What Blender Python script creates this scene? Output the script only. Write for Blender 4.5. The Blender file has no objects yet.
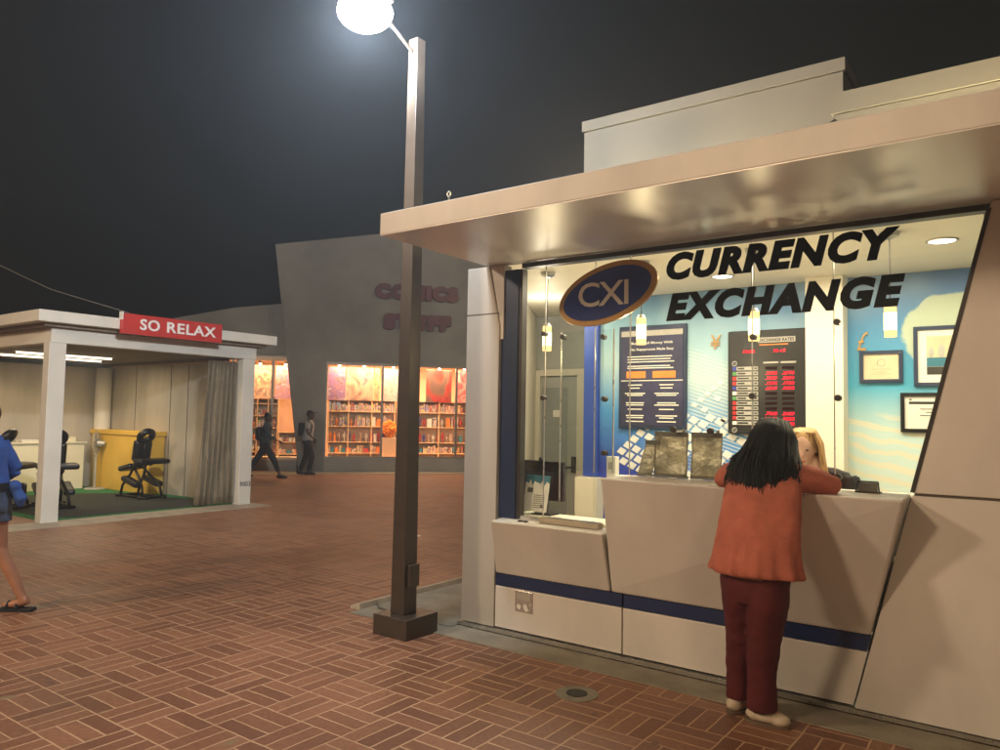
import bpy, bmesh, math, random
from mathutils import Vector, Matrix, noise
random.seed(7)
C = bpy.context.scene.collection
R = math.radians
V = Vector
sc = bpy.context.scene

# ------------------------------------------------------------------ materials
def nt(m):
    m.use_nodes = True
    t = m.node_tree
    for n in list(t.nodes): t.nodes.remove(n)
    return t
MATS = {}
def mat(name, col, rough=.6, metal=0., var=.12, scale=6., bump=0., bscale=80., spec=.5, coat=0., dirt=None, subs=None, stretch=None):
    m = bpy.data.materials.new(name); t = nt(m); N = t.nodes; L = t.links
    o = N.new('ShaderNodeOutputMaterial'); b = N.new('ShaderNodeBsdfPrincipled'); L.new(b.outputs[0], o.inputs[0])
    b.inputs['Roughness'].default_value = rough; b.inputs['Metallic'].default_value = metal
    b.inputs['Specular IOR Level'].default_value = spec; b.inputs['Coat Weight'].default_value = coat
    geo = N.new('ShaderNodeNewGeometry')
    src = geo.outputs['Position']
    if stretch:
        mp = N.new('ShaderNodeMapping'); mp.inputs['Scale'].default_value = stretch; L.new(src, mp.inputs[0]); src = mp.outputs[0]
    nz = N.new('ShaderNodeTexNoise'); nz.inputs['Scale'].default_value = scale; nz.inputs['Detail'].default_value = 6; nz.inputs['Roughness'].default_value = .6
    L.new(src, nz.inputs['Vector'])
    r = N.new('ShaderNodeValToRGB'); L.new(nz.outputs[0], r.inputs[0])
    lo = dirt if dirt else tuple(c * (1 - var) for c in col); hi = tuple(min(1, c * (1 + var * .6)) for c in col)
    r.color_ramp.elements[0].position = .3; r.color_ramp.elements[0].color = (*lo, 1)
    r.color_ramp.elements[1].position = .66 if not dirt else .52; r.color_ramp.elements[1].color = (*hi, 1)
    L.new(r.outputs[0], b.inputs['Base Color'])
    mr = N.new('ShaderNodeMapRange'); mr.inputs[3].default_value = rough * 1.12; mr.inputs[4].default_value = rough * .88
    L.new(nz.outputs[0], mr.inputs[0]); L.new(mr.outputs[0], b.inputs['Roughness'])
    if bump:
        n2 = N.new('ShaderNodeTexNoise'); n2.inputs['Scale'].default_value = bscale; n2.inputs['Detail'].default_value = 5; L.new(src, n2.inputs['Vector'])
        bp = N.new('ShaderNodeBump'); bp.inputs['Strength'].default_value = bump; bp.inputs['Distance'].default_value = .01
        L.new(n2.outputs[0], bp.inputs['Height']); L.new(bp.outputs[0], b.inputs['Normal'])
    if subs: b.inputs['Subsurface Weight'].default_value = subs; b.inputs['Subsurface Radius'].default_value = (.02, .008, .004)
    MATS[name] = m; return m
def emit(name, col, s):
    m = bpy.data.materials.new(name); t = nt(m); o = t.nodes.new('ShaderNodeOutputMaterial'); e = t.nodes.new('ShaderNodeEmission')
    e.inputs[0].default_value = (*col, 1); e.inputs[1].default_value = s; t.links.new(e.outputs[0], o.inputs[0]); MATS[name] = m; return m
def glass(name, tint=(.93, .97, .95), extra=.0):
    m = bpy.data.materials.new(name); t = nt(m); N = t.nodes; L = t.links
    o = N.new('ShaderNodeOutputMaterial'); tr = N.new('ShaderNodeBsdfTransparent'); g = N.new('ShaderNodeBsdfGlossy'); mx = N.new('ShaderNodeMixShader')
    tr.inputs[0].default_value = (*tint, 1); g.inputs['Roughness'].default_value = .015
    fr = N.new('ShaderNodeFresnel'); fr.inputs[0].default_value = 1.45
    ad = N.new('ShaderNodeMath'); ad.operation = 'MULTIPLY_ADD'; ad.inputs[1].default_value = 1.6; ad.inputs[2].default_value = extra; L.new(fr.outputs[0], ad.inputs[0])
    L.new(ad.outputs[0], mx.inputs[0]); L.new(tr.outputs[0], mx.inputs[1]); L.new(g.outputs[0], mx.inputs[2]); L.new(mx.outputs[0], o.inputs[0])
    MATS[name] = m; return m
def art(name, cols, scale=3., detail=4., seed=0., dist=1.2):
    m = bpy.data.materials.new(name); t = nt(m); N = t.nodes; L = t.links
    o = N.new('ShaderNodeOutputMaterial'); b = N.new('ShaderNodeBsdfPrincipled'); L.new(b.outputs[0], o.inputs[0]); b.inputs['Roughness'].default_value = .5
    geo = N.new('ShaderNodeNewGeometry'); mp = N.new('ShaderNodeMapping'); mp.inputs['Location'].default_value = (seed, seed * .7, seed * 1.3); L.new(geo.outputs['Position'], mp.inputs[0])
    nz = N.new('ShaderNodeTexNoise'); nz.inputs['Scale'].default_value = scale; nz.inputs['Detail'].default_value = detail; nz.inputs['Distortion'].default_value = dist; L.new(mp.outputs[0], nz.inputs['Vector'])
    r = N.new('ShaderNodeValToRGB'); L.new(nz.outputs[0], r.inputs[0]); cr = r.color_ramp
    k = len(cols)
    for i, c in enumerate(cols):
        p = .3 + .4 * i / (k - 1)
        e = cr.elements[i] if i < 2 else cr.elements.new(p)
        e.position = p; e.color = (*c, 1)
    L.new(r.outputs[0], b.inputs['Base Color']); MATS[name] = m; return m

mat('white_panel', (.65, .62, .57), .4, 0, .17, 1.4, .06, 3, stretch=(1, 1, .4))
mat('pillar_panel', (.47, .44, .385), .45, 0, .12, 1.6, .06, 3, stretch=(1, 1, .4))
mat('soffit_metal', (.74, .72, .68), .34, .12, .08, 1.5, .03, 30, stretch=(1, .2, 1))
mat('roof_block', (.27, .25, .2), .6, 0, .1, .9, .08, 40)
mat('cream_wall', (.75, .7, .58), .6, 0, .05, 2, .04, 60)
mat('navy', (.008, .02, .09), .4, 0, .15, 5)
mat('navy_frame', (.02, .035, .085), .35, .2, .15, 5)
mat('blue_wall', (.02, .07, .42), .5, 0, .2, 2)
mat('grey_door', (.42, .43, .4), .5, 0, .06, 3)
mat('door_panel', (.3, .32, .3), .4, 0, .06, 3)
mat('dark_frame', (.05, .045, .04), .4, .4)
mat('steel', (.55, .54, .5), .28, .9, .15, 14, .05, 120)
mat('seam', (.09, .075, .06), .8)
mat('pole_brown', (.075, .058, .045), .34, .3, .15, 8, .04, 150)
mat('concrete', (.27, .245, .185), .75, 0, .3, 3.5, .25, 90)
mat('kerb_concrete', (.42, .36, .27), .75, 0, .25, 5, .25, 90)
mat('black_letter', (.01, .007, .007), .8, 0, .1, spec=.15)
mat('gold', (.5, .3, .1), .32, .35, .18, 5)
mat('oval_navy', (.025, .05, .26), .3, 0, .3, 4)
mat('white_paint', (.8, .8, .78), .5, 0, .05)
mat('red_sign', (.5, .035, .03), .45, 0, .12, 3)
mat('relax_wall', (.45, .41, .335), .8, 0, .22, 1.6, .3, 25, stretch=(1, 1, .25))
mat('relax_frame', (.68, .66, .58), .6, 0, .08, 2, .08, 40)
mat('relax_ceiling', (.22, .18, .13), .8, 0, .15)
mat('curtain', (.42, .36, .25), .85, 0, .15, 9, .3, 220)
mat('green_carpet', (.03, .2, .06), .95, 0, .3, 18, .6, 400)
mat('black_carpet', (.035, .04, .032), .95, 0, .3, 18, .6, 400)
mat('yellow_paint', (.72, .46, .07), .55, 0, .1, 2)
mat('desk_cream', (.78, .74, .56), .5, 0, .05, 2)
mat('black_vinyl', (.012, .012, .014), .35, 0, .3, 12, .15, 60)
mat('black_metal', (.02, .02, .02), .35, .6)
mat('dark_wood', (.07, .035, .02), .5)
mat('fan_grey', (.45, .45, .42), .4, .3)
mat('shop_wall', (.2, .2, .175), .8, 0, .25, .8, .25, 8)
mat('shop_wall_low', (.33, .31, .26), .8, 0, .2, 1.5, .15, 30)
mat('shop_letter', (.075, .006, .012), .5, 0, .3, 3)
mat('shelf_wood', (.75, .52, .28), .6, 0, .1)
mat('shop_inside', (.85, .6, .38), .7, 0, .1, 1)
mat('mullion', (.25, .22, .17), .45, .5)
mat('skin', (.5, .26, .17), .5, 0, .1, 20, .05, 300, subs=.1)
mat('skin_pale', (.68, .42, .32), .5, 0, .08, 20, subs=.1)
mat('skin_tan', (.42, .2, .12), .45, 0, .1, 12, subs=.1)
mat('skin_dark', (.1, .055, .035), .5, 0, .1, 20)
mat('coral_knit', (.55, .16, .1), .85, 0, .2, 8, .7, 260)
mat('maroon_cloth', (.1, .008, .01), .8, 0, .2, 9, .3, 500)
mat('black_hair', (.003, .0025, .0025), .5, 0, .4, 60, .3, 300, spec=.32, stretch=(1, 1, .1))
mat('blond_hair', (.5, .3, .12), .4, 0, .45, 80, .3, 300, stretch=(1, 1, .1))
mat('brown_hair', (.02, .012, .008), .45, 0, .3, 40)
mat('shoe_cream', (.55, .46, .34), .6, 0, .12, 20)
mat('shoe_sole', (.16, .11, .07), .7)
mat('blue_knit', (.05, .14, .5), .85, 0, .18, 7, .4, 300)
mat('denim', (.1, .15, .25), .85, 0, .45, 22, .4, 300)
mat('dark_cloth', (.012, .014, .018), .8, 0, .3, 10)
mat('teal_cloth', (.03, .05, .06), .8, 0, .3, 10)
mat('white_cloth', (.38, .36, .33), .8, 0, .15, 10)
mat('paper', (.8, .78, .7), .7, 0, .04)
mat('cert_paper', (.7, .58, .38), .6, 0, .12, 9)
mat('foil_bag', (.5, .46, .36), .25, .35, .45, 9, .9, 26)
mat('screen_dark', (.018, .014, .016), .2, 0, .1)
mat('board_black', (.02, .018, .018), .3, 0, .1)
mat('strip_grey', (.42, .4, .36), .5, 0, .1, 30)
mat('orange_print', (.75, .24, .04), .6)
mat('purple_print', (.028, .028, .085), .45, 0, .5, 3)
mat('teal_print', (.03, .18, .26), .5)
mat('fur_orange', (.8, .26, .02), .9, 0, .35, 30, .6, 60)
mat('drain_iron', (.035, .04, .03), .5, .5, .4, 30, .4, 120)
mat('cable_grey', (.12, .11, .09), .6)
mat('flag_red', (.5, .03, .03), .5); mat('flag_blue', (.04, .05, .35), .5); mat('flag_green', (.1, .3, .1), .5)
emit('lamp_lens', (.86, .93, 1), 250.)
emit('warm_lens', (1, .62, .34), 60.)
emit('pendant_glow', (1, .62, .22), 2.2)
emit('pendant_core', (1, .8, .42), 4.)
emit('downlight', (1, .85, .62), 9.)
emit('tube_glow', (1, .84, .6), 3.)
emit('led_red', (1, .008, .025), 4.)
emit('led_dim', (.3, .008, .01), .16)
emit('uplight', (1, .84, .5), 130.)
emit('spot_bulb', (1, .7, .45), 30.)
glass('window_glass'); glass('acrylic', (.9, .95, .93), .05)

def mnode(t, op, a, b=None, c=None):
    n = t.nodes.new('ShaderNodeMath'); n.operation = op
    for i, v in enumerate((a, b, c)):
        if v is None: continue
        if isinstance(v, (int, float)): n.inputs[i].default_value = v
        else: t.links.new(v, n.inputs[i])
    return n.outputs[0]
def brick_material():
    m = bpy.data.materials.new('brick_paving'); t = nt(m); N = t.nodes; L = t.links; M = lambda *a: mnode(t, *a)
    o = N.new('ShaderNodeOutputMaterial'); b = N.new('ShaderNodeBsdfPrincipled'); L.new(b.outputs[0], o.inputs[0])
    geo = N.new('ShaderNodeNewGeometry')
    wob = N.new('ShaderNodeTexNoise'); wob.inputs['Scale'].default_value = 7; wob.inputs['Detail'].default_value = 3; L.new(geo.outputs['Position'], wob.inputs['Vector'])
    vm = N.new('ShaderNodeVectorMath'); vm.operation = 'MULTIPLY_ADD'; L.new(wob.outputs['Color'], vm.inputs[0]); vm.inputs[1].default_value = (.012, .012, 0); L.new(geo.outputs['Position'], vm.inputs[2])
    sx = N.new('ShaderNodeSeparateXYZ'); L.new(vm.outputs[0], sx.inputs[0])
    S = .303
    u = M('DIVIDE', M('ADD', sx.outputs[0], 3.186), S); v = M('DIVIDE', M('ADD', sx.outputs[1], -2.664), S)
    i = M('FLOOR', u); j = M('FLOOR', v); fu = M('FRACT', u); fv = M('FRACT', v)
    par = M('FLOORED_MODULO', M('ADD', i, j), 2.)          # 0: bricks run along x
    mx = lambda a, c: M('ADD', M('MULTIPLY', a, M('SUBTRACT', 1., par)), M('MULTIPLY', c, par))
    w = M('MULTIPLY', mx(fv, fu), 3.); al = mx(fu, fv)
    idx = M('FLOOR', w); tt = M('FRACT', w)
    dw = M('MULTIPLY', M('MINIMUM', tt, M('SUBTRACT', 1., tt)), S / 3); da = M('MULTIPLY', M('MINIMUM', al, M('SUBTRACT', 1., al)), S)
    d = M('MINIMUM', dw, da)
    nw = N.new('ShaderNodeTexNoise'); nw.inputs['Scale'].default_value = 2.2; nw.inputs['Detail'].default_value = 4; L.new(geo.outputs['Position'], nw.inputs['Vector'])
    width = M('MULTIPLY_ADD', nw.outputs[0], .006, .0016)
    ms = N.new('ShaderNodeMapRange'); ms.interpolation_type = 'SMOOTHSTEP'; L.new(M('SUBTRACT', d, width), ms.inputs[0]); ms.inputs[1].default_value = -.0012; ms.inputs[2].default_value = .0016; ms.inputs[3].default_value = 1; ms.inputs[4].default_value = 0
    cb = N.new('ShaderNodeCombineXYZ'); L.new(i, cb.inputs[0]); L.new(j, cb.inputs[1]); L.new(M('ADD', idx, M('MULTIPLY', par, 7.)), cb.inputs[2])
    wn = N.new('ShaderNodeTexWhiteNoise'); L.new(cb.outputs[0], wn.inputs['Vector'])
    r = N.new('ShaderNodeValToRGB'); L.new(wn.outputs['Value'], r.inputs[0]); cr = r.color_ramp
    cr.elements[0].color = (.19, .082, .045, 1); cr.elements[1].color = (.3, .142, .078, 1); cr.elements[1].position = .95
    e = cr.elements.new(.5); e.color = (.245, .108, .058, 1)
    fine = N.new('ShaderNodeTexNoise'); fine.inputs['Scale'].default_value = 34; fine.inputs['Detail'].default_value = 7; fine.inputs['Roughness'].default_value = .7; L.new(geo.outputs['Position'], fine.inputs['Vector'])
    big = N.new('ShaderNodeTexNoise'); big.inputs['Scale'].default_value = .55; big.inputs['Detail'].default_value = 6; big.inputs['Roughness'].default_value = .65; L.new(geo.outputs['Position'], big.inputs['Vector'])
    f1 = N.new('ShaderNodeMapRange'); L.new(fine.outputs[0], f1.inputs[0]); f1.inputs[1].default_value = .25; f1.inputs[2].default_value = .75; f1.inputs[3].default_value = .68; f1.inputs[4].default_value = 1.3
    f2 = N.new('ShaderNodeMapRange'); L.new(big.outputs[0], f2.inputs[0]); f2.inputs[1].default_value = .32; f2.inputs[2].default_value = .68; f2.inputs[3].default_value = .78; f2.inputs[4].default_value = 1.14
    sc1 = N.new('ShaderNodeVectorMath'); sc1.operation = 'SCALE'; L.new(r.outputs[0], sc1.inputs[0]); L.new(M('MULTIPLY', f1.outputs[0], f2.outputs[0]), sc1.inputs['Scale'])
    # mortar and worn cement patches
    mo = N.new('ShaderNodeMix'); mo.data_type = 'RGBA'; L.new(ms.outputs[0], mo.inputs[0]); L.new(sc1.outputs[0], mo.inputs[6]); mo.inputs[7].default_value = (.52, .33, .2, 1)
    pt = N.new('ShaderNodeTexNoise'); pt.inputs['Scale'].default_value = 2.6; pt.inputs['Detail'].default_value = 5; pt.inputs['Distortion'].default_value = .6; L.new(geo.outputs['Position'], pt.inputs['Vector'])
    pm = N.new('ShaderNodeMapRange'); L.new(pt.outputs[0], pm.inputs[0]); pm.inputs[1].default_value = .69; pm.inputs[2].default_value = .73; pm.inputs[3].default_value = 0; pm.inputs[4].default_value = .75
    m2 = N.new('ShaderNodeMix'); m2.data_type = 'RGBA'; L.new(pm.outputs[0], m2.inputs[0]); L.new(mo.outputs[2], m2.inputs[6]); m2.inputs[7].default_value = (.25, .19, .11, 1)
    vo = N.new('ShaderNodeTexVoronoi'); vo.inputs['Scale'].default_value = 2.1; L.new(geo.outputs['Position'], vo.inputs['Vector'])
    gs = N.new('ShaderNodeMapRange'); L.new(M('ADD', vo.outputs['Distance'], M('MULTIPLY', fine.outputs[0], .04)), gs.inputs[0]); gs.inputs[1].default_value = .058; gs.inputs[2].default_value = .075; gs.inputs[3].default_value = .55; gs.inputs[4].default_value = 0
    m3 = N.new('ShaderNodeMix'); m3.data_type = 'RGBA'; L.new(gs.outputs[0], m3.inputs[0]); L.new(m2.outputs[2], m3.inputs[6]); m3.inputs[7].default_value = (.05, .035, .028, 1)
    L.new(m3.outputs[2], b.inputs['Base Color'])
    rr = N.new('ShaderNodeMapRange'); L.new(big.outputs[0], rr.inputs[0]); rr.inputs[1].default_value = .3; rr.inputs[2].default_value = .7; rr.inputs[3].default_value = .38; rr.inputs[4].default_value = .62
    L.new(M('ADD', rr.outputs[0], M('MULTIPLY', ms.outputs[0], .25)), b.inputs['Roughness'])
    bp = N.new('ShaderNodeBump'); bp.inputs['Strength'].default_value = .5; bp.inputs['Distance'].default_value = .006
    L.new(M('ADD', M('MULTIPLY', ms.outputs[0], -1.), M('ADD', M('MULTIPLY', fine.outputs[0], .55), M('MULTIPLY', wn.outputs['Value'], .35))), bp.inputs['Height']); L.new(bp.outputs[0], b.inputs['Normal'])
    MATS['brick_paving'] = m
brick_material()

def mural_material():
    m = bpy.data.materials.new('mural_print'); t = nt(m); N = t.nodes; L = t.links; M = lambda *a: mnode(t, *a)
    o = N.new('ShaderNodeOutputMaterial'); b = N.new('ShaderNodeBsdfPrincipled'); L.new(b.outputs[0], o.inputs[0]); b.inputs['Roughness'].default_value = .45
    geo = N.new('ShaderNodeNewGeometry'); sx = N.new('ShaderNodeSeparateXYZ'); L.new(geo.outputs['Position'], sx.inputs[0])
    x, z = sx.outputs[0], sx.outputs[2]
    def ramp(f, stops):
        r = N.new('ShaderNodeValToRGB'); L.new(f, r.inputs[0])
        for k, (p, c) in enumerate(stops):
            e = r.color_ramp.elements[k] if k < 2 else r.color_ramp.elements.new(p)
            e.position = p; e.color = (*c, 1)
        return r.outputs[0]
    def mix(f, a, c):
        n = N.new('ShaderNodeMix'); n.data_type = 'RGBA'
        if isinstance(f, float): n.inputs[0].default_value = f
        else: L.new(f, n.inputs[0])
        for k, q in ((6, a), (7, c)):
            if isinstance(q, tuple): n.inputs[k].default_value = (*q, 1)
            else: L.new(q, n.inputs[k])
        return n.outputs[2]
    def sm(f, a, c):
        n = N.new('ShaderNodeMapRange'); n.interpolation_type = 'SMOOTHSTEP'; L.new(f, n.inputs[0]); n.inputs[1].default_value = a; n.inputs[2].default_value = c; return n.outputs[0]
    h = M('DIVIDE', M('SUBTRACT', z, 1.0), 1.8)
    left = ramp(M('ADD', h, M('MULTIPLY', M('ADD', x, 2.6), .10)), [(.0, (.02, .05, .42)), (.95, (.05, .17, .36)), (.3, (.07, .3, .66)), (.55, (.42, .6, .66)), (.75, (.24, .44, .56))])
    right = ramp(h, [(.0, (.62, .74, .68)), (.95, (.07, .16, .36)), (.32, (.5, .68, .68)), (.5, (.06, .38, .58)), (.75, (.06, .26, .5))])
    base = mix(sm(x, -1.7, -1.3), left, right)
    # pale land shape upper right
    nz = N.new('ShaderNodeTexNoise'); nz.inputs['Scale'].default_value = 2.3; nz.inputs['Detail'].default_value = 5; L.new(geo.outputs['Position'], nz.inputs['Vector'])
    dx = M('ADD', x, .42); dz = M('SUBTRACT', z, 2.3)
    rad = M('SQRT', M('ADD', M('MULTIPLY', M('MULTIPLY', dx, dx), 1.), M('MULTIPLY', M('MULTIPLY', dz, dz), 3.2)))
    land = sm(M('ADD', rad, M('MULTIPLY', nz.outputs[0], .5)), .82, .78)
    base = mix(M('MULTIPLY', land, .85), base, (.55, .62, .42))
    # wavy stripes lower right
    wv = M('ADD', M('ADD', M('MULTIPLY', z, 62.), M('MULTIPLY', x, 14.)), M('MULTIPLY', nz.outputs[0], 12.))
    st = M('MULTIPLY', sm(M('SINE', wv), .05, .5), M('MULTIPLY', sm(z, 1.72, 1.62), sm(x, -1.4, -1.28)))
    base = mix(M('MULTIPLY', st, .8), base, (.72, .68, .52))
    # fine diagonal pinstripes in the middle
    pn = M('MULTIPLY', sm(M('SINE', M('ADD', M('MULTIPLY', z, 190.), M('MULTIPLY', x, 60.))), .1, .6), M('MULTIPLY', sm(M('ADD', z, M('MULTIPLY', x, .45)), 1.12, 1.02), M('MULTIPLY', sm(x, -2.75, -2.6), sm(x, -1.3, -1.5))))
    base = mix(M('MULTIPLY', pn, .55), base, (.8, .78, .66))
    # pale soft glow bands printed on the mural
    wave = N.new('ShaderNodeTexNoise'); wave.inputs['Scale'].default_value = 1.1; wave.inputs['Detail'].default_value = 2; L.new(geo.outputs['Position'], wave.inputs['Vector'])
    base = mix(M('MULTIPLY', sm(wave.outputs[0], .5, .7), .3), base, (.5, .66, .72))
    L.new(base, b.inputs['Base Color']); MATS['mural_print'] = m
mural_material()

# ------------------------------------------------------------------ mesh helpers
TMP = bpy.data.scenes.new('tmp')
def evaluated(o):
    TMP.collection.objects.link(o); vl = TMP.view_layers[0]; vl.update(); dg = vl.depsgraph
    me = bpy.data.meshes.new_from_object(o.evaluated_get(dg)); TMP.collection.objects.unlink(o); return me
class MB:
    def __init__(s): s.bm = bmesh.new()
    def poly3(s, pts):
        return s.bm.faces.new([s.bm.verts.new(p) for p in pts])
    def box(s, x0, x1, y0, y1, z0, z1):
        v = [s.bm.verts.new((x, y, z)) for z in (z0, z1) for y in (y0, y1) for x in (x0, x1)]
        for f in ((0, 2, 3, 1), (4, 5, 7, 6), (0, 1, 5, 4), (2, 6, 7, 3), (0, 4, 6, 2), (1, 3, 7, 5)): s.bm.faces.new([v[i] for i in f])
        return s
    def cbox(s, c, sz, rot=None):
        n0 = len(s.bm.verts); h = [q / 2 for q in sz]
        s.box(-h[0], h[0], -h[1], h[1], -h[2], h[2]); s.bm.verts.ensure_lookup_table()
        M = Matrix.Translation(c) @ (rot.to_4x4() if rot else Matrix.Identity(4))
        for v in s.bm.verts[n0:]: v.co = M @ v.co
        return s
    def prism(s, pts, y0, y1, f=None):
        """polygon in (x,z), extruded along y; f maps (a, y, z) to world"""
        f = f or (lambda a, y, z: (a, y, z)); n = len(pts)
        a = [s.bm.verts.new(f(p[0], y0, p[1])) for p in pts]; b = [s.bm.verts.new(f(p[0], y1, p[1])) for p in pts]
        s.bm.faces.new(a); s.bm.faces.new(list(reversed(b)))
        for i in range(n): s.bm.faces.new((a[i], b[i], b[(i + 1) % n], a[(i + 1) % n]))
        return s
    def hexa(s, p):
        """eight corners: bottom ring 0-3, top ring 4-7"""
        v = [s.bm.verts.new(q) for q in p]
        for f in ((3, 2, 1, 0), (4, 5, 6, 7), (0, 1, 5, 4), (1, 2, 6, 5), (2, 3, 7, 6), (3, 0, 4, 7)): s.bm.faces.new([v[i] for i in f])
        return s
    def tube(s, pts, rs, n=10, cap=True, flat=1.0, up=None):
        pts = [V(p) for p in pts]
        if isinstance(rs, (int, float)): rs = [rs] * len(pts)
        rings = []; prev = None
        for i, p in enumerate(pts):
            d = (pts[min(i + 1, len(pts) - 1)] - pts[max(i - 1, 0)]).normalized()
            u = V(up) if up else (prev if prev else (V((0, 0, 1)) if abs(d.z) < .9 else V((1, 0, 0))))
            a = (u - d * u.dot(d)).normalized(); prev = a; b = d.cross(a)
            rings.append([s.bm.verts.new(p + a * (math.cos(2 * math.pi * k / n) * rs[i] * flat) + b * (math.sin(2 * math.pi * k / n) * rs[i])) for k in range(n)])
        for i in range(len(rings) - 1):
            for k in range(n): s.bm.faces.new((rings[i][k], rings[i][(k + 1) % n], rings[i + 1][(k + 1) % n], rings[i + 1][k]))
        if cap: s.bm.faces.new(list(reversed(rings[0]))); s.bm.faces.new(rings[-1])
        return s
    def ell(s, c, r, rot=None, u=16, v=10):
        M = Matrix.Translation(c) @ (rot.to_4x4() if rot else Matrix.Identity(4)) @ Matrix.Diagonal((*(r if not isinstance(r, (int, float)) else (r, r, r)), 1))
        bmesh.ops.create_uvsphere(s.bm, u_segments=u, v_segments=v, radius=1, matrix=M); return s
    def torus(s, c, R_, r, rot=None, n=24, m=8):
        M = Matrix.Translation(c) @ (rot.to_4x4() if rot else Matrix.Identity(4)); g = []
        for i in range(n):
            a = 2 * math.pi * i / n
            g.append([s.bm.verts.new(M @ V(((R_ + r * math.cos(2 * math.pi * k / m)) * math.cos(a), (R_ + r * math.cos(2 * math.pi * k / m)) * math.sin(a), r * math.sin(2 * math.pi * k / m)))) for k in range(m)])
        for i in range(n):
            for k in range(m): s.bm.faces.new((g[i][k], g[(i + 1) % n][k], g[(i + 1) % n][(k + 1) % m], g[i][(k + 1) % m]))
        return s
    def loft(s, rings):
        """rings of (centre, rx, ry) in horizontal planes, or with own rotation; ends closed"""
        n = 24; g = []
        for q in rings:
            c, rx, ry = q[:3]; e = q[3] if len(q) > 3 else Matrix.Identity(3)
            g.append([s.bm.verts.new(V(c) + e @ V((rx * math.cos(2 * math.pi * k / n), ry * math.sin(2 * math.pi * k / n), 0))) for k in range(n)])
        for i in range(len(g) - 1):
            for k in range(n): s.bm.faces.new((g[i][k], g[i][(k + 1) % n], g[i + 1][(k + 1) % n], g[i + 1][k]))
        s.bm.faces.new(list(reversed(g[0]))); s.bm.faces.new(g[-1]); return s
    def build(s, name, m, parent=None, bevel=0, smooth=False, M=None, remesh=0, relax=0, fold=0, keep=False):
        bm = s.bm
        bmesh.ops.recalc_face_normals(bm, faces=bm.faces)
        if bevel: bmesh.ops.bevel(bm, geom=[e for e in bm.edges if len(e.link_faces) == 2 and e.calc_face_angle(0) > .5], offset=bevel, segments=2, profile=.5, affect='EDGES')
        if M is not None: bmesh.ops.transform(bm, matrix=M, verts=bm.verts)
        me = bpy.data.meshes.new(name); bm.to_mesh(me); bm.free()
        o = bpy.data.objects.new(name, me)
        if remesh:
            md = o.modifiers.new('r', 'REMESH'); md.mode = 'VOXEL'; md.voxel_size = remesh
            if relax: s2 = o.modifiers.new('s', 'SMOOTH'); s2.iterations = relax; s2.factor = .6
            me2 = evaluated(o); o.modifiers.clear()
            o.data = me2; bpy.data.meshes.remove(me); me = me2; smooth = True
            if fold:
                nr = [v.normal.copy() for v in me.vertices]
                for v, vn in zip(me.vertices, nr):
                    p = v.co.copy(); k = noise.noise(V((p.x * 9, p.y * 9, p.z * 3.2))) * .7 + noise.noise(p * 22) * .3
                    v.co = p + vn * k * fold
        if smooth:
            for p in me.polygons: p.use_smooth = True
        me.materials.append(MATS[m])
        if parent is None and not keep:
            xs = [v.co for v in me.vertices]
            if xs:
                c = V(((min(v.x for v in xs) + max(v.x for v in xs)) / 2, (min(v.y for v in xs) + max(v.y for v in xs)) / 2, min(v.z for v in xs)))
                me.transform(Matrix.Translation(-c)); o.location = c
        C.objects.link(o)
        if parent is not None: adopt(o, parent)
        return o
def adopt(o, parent):
    o.parent = parent
    p = parent; off = Matrix.Identity(4)
    if parent.parent is None: off = (Matrix.Translation(parent.location) @ parent.rotation_euler.to_matrix().to_4x4()).inverted()
    elif parent.type == 'EMPTY': off = Matrix.Identity(4)
    o.matrix_parent_inverse = off
def tag(o, label, cat, group=None, kind=None):
    if label: o['label'] = label
    if cat: o['category'] = cat
    if group: o['group'] = group
    if kind: o['kind'] = kind
    return o
def thing(name, loc, label, cat, group=None, rz=0):
    o = bpy.data.objects.new(name, None); C.objects.link(o); o.location = loc; o.rotation_euler = (0, 0, rz); o.empty_display_size = .2
    return tag(o, label, cat, group)
def struct(o): o['kind'] = 'structure'; return o
def dup(root, loc, rz=None, label=None):
    r = root.copy(); C.objects.link(r); r.location = loc
    if rz is not None: r.rotation_euler = (0, 0, rz)
    if label: r['label'] = label
    for ch in list(root.children):
        c = ch.copy(); C.objects.link(c); c.parent = r; c.matrix_parent_inverse = ch.matrix_parent_inverse
        for g in ch.children:
            d = g.copy(); C.objects.link(d); d.parent = c; d.matrix_parent_inverse = g.matrix_parent_inverse
    return r
def B(x0, x1, y0, y1, z0, z1): return MB().box(x0, x1, y0, y1, z0, z1)
X_, Y_, Z_ = V((1, 0, 0)), V((0, 1, 0)), V((0, 0, 1))
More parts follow.
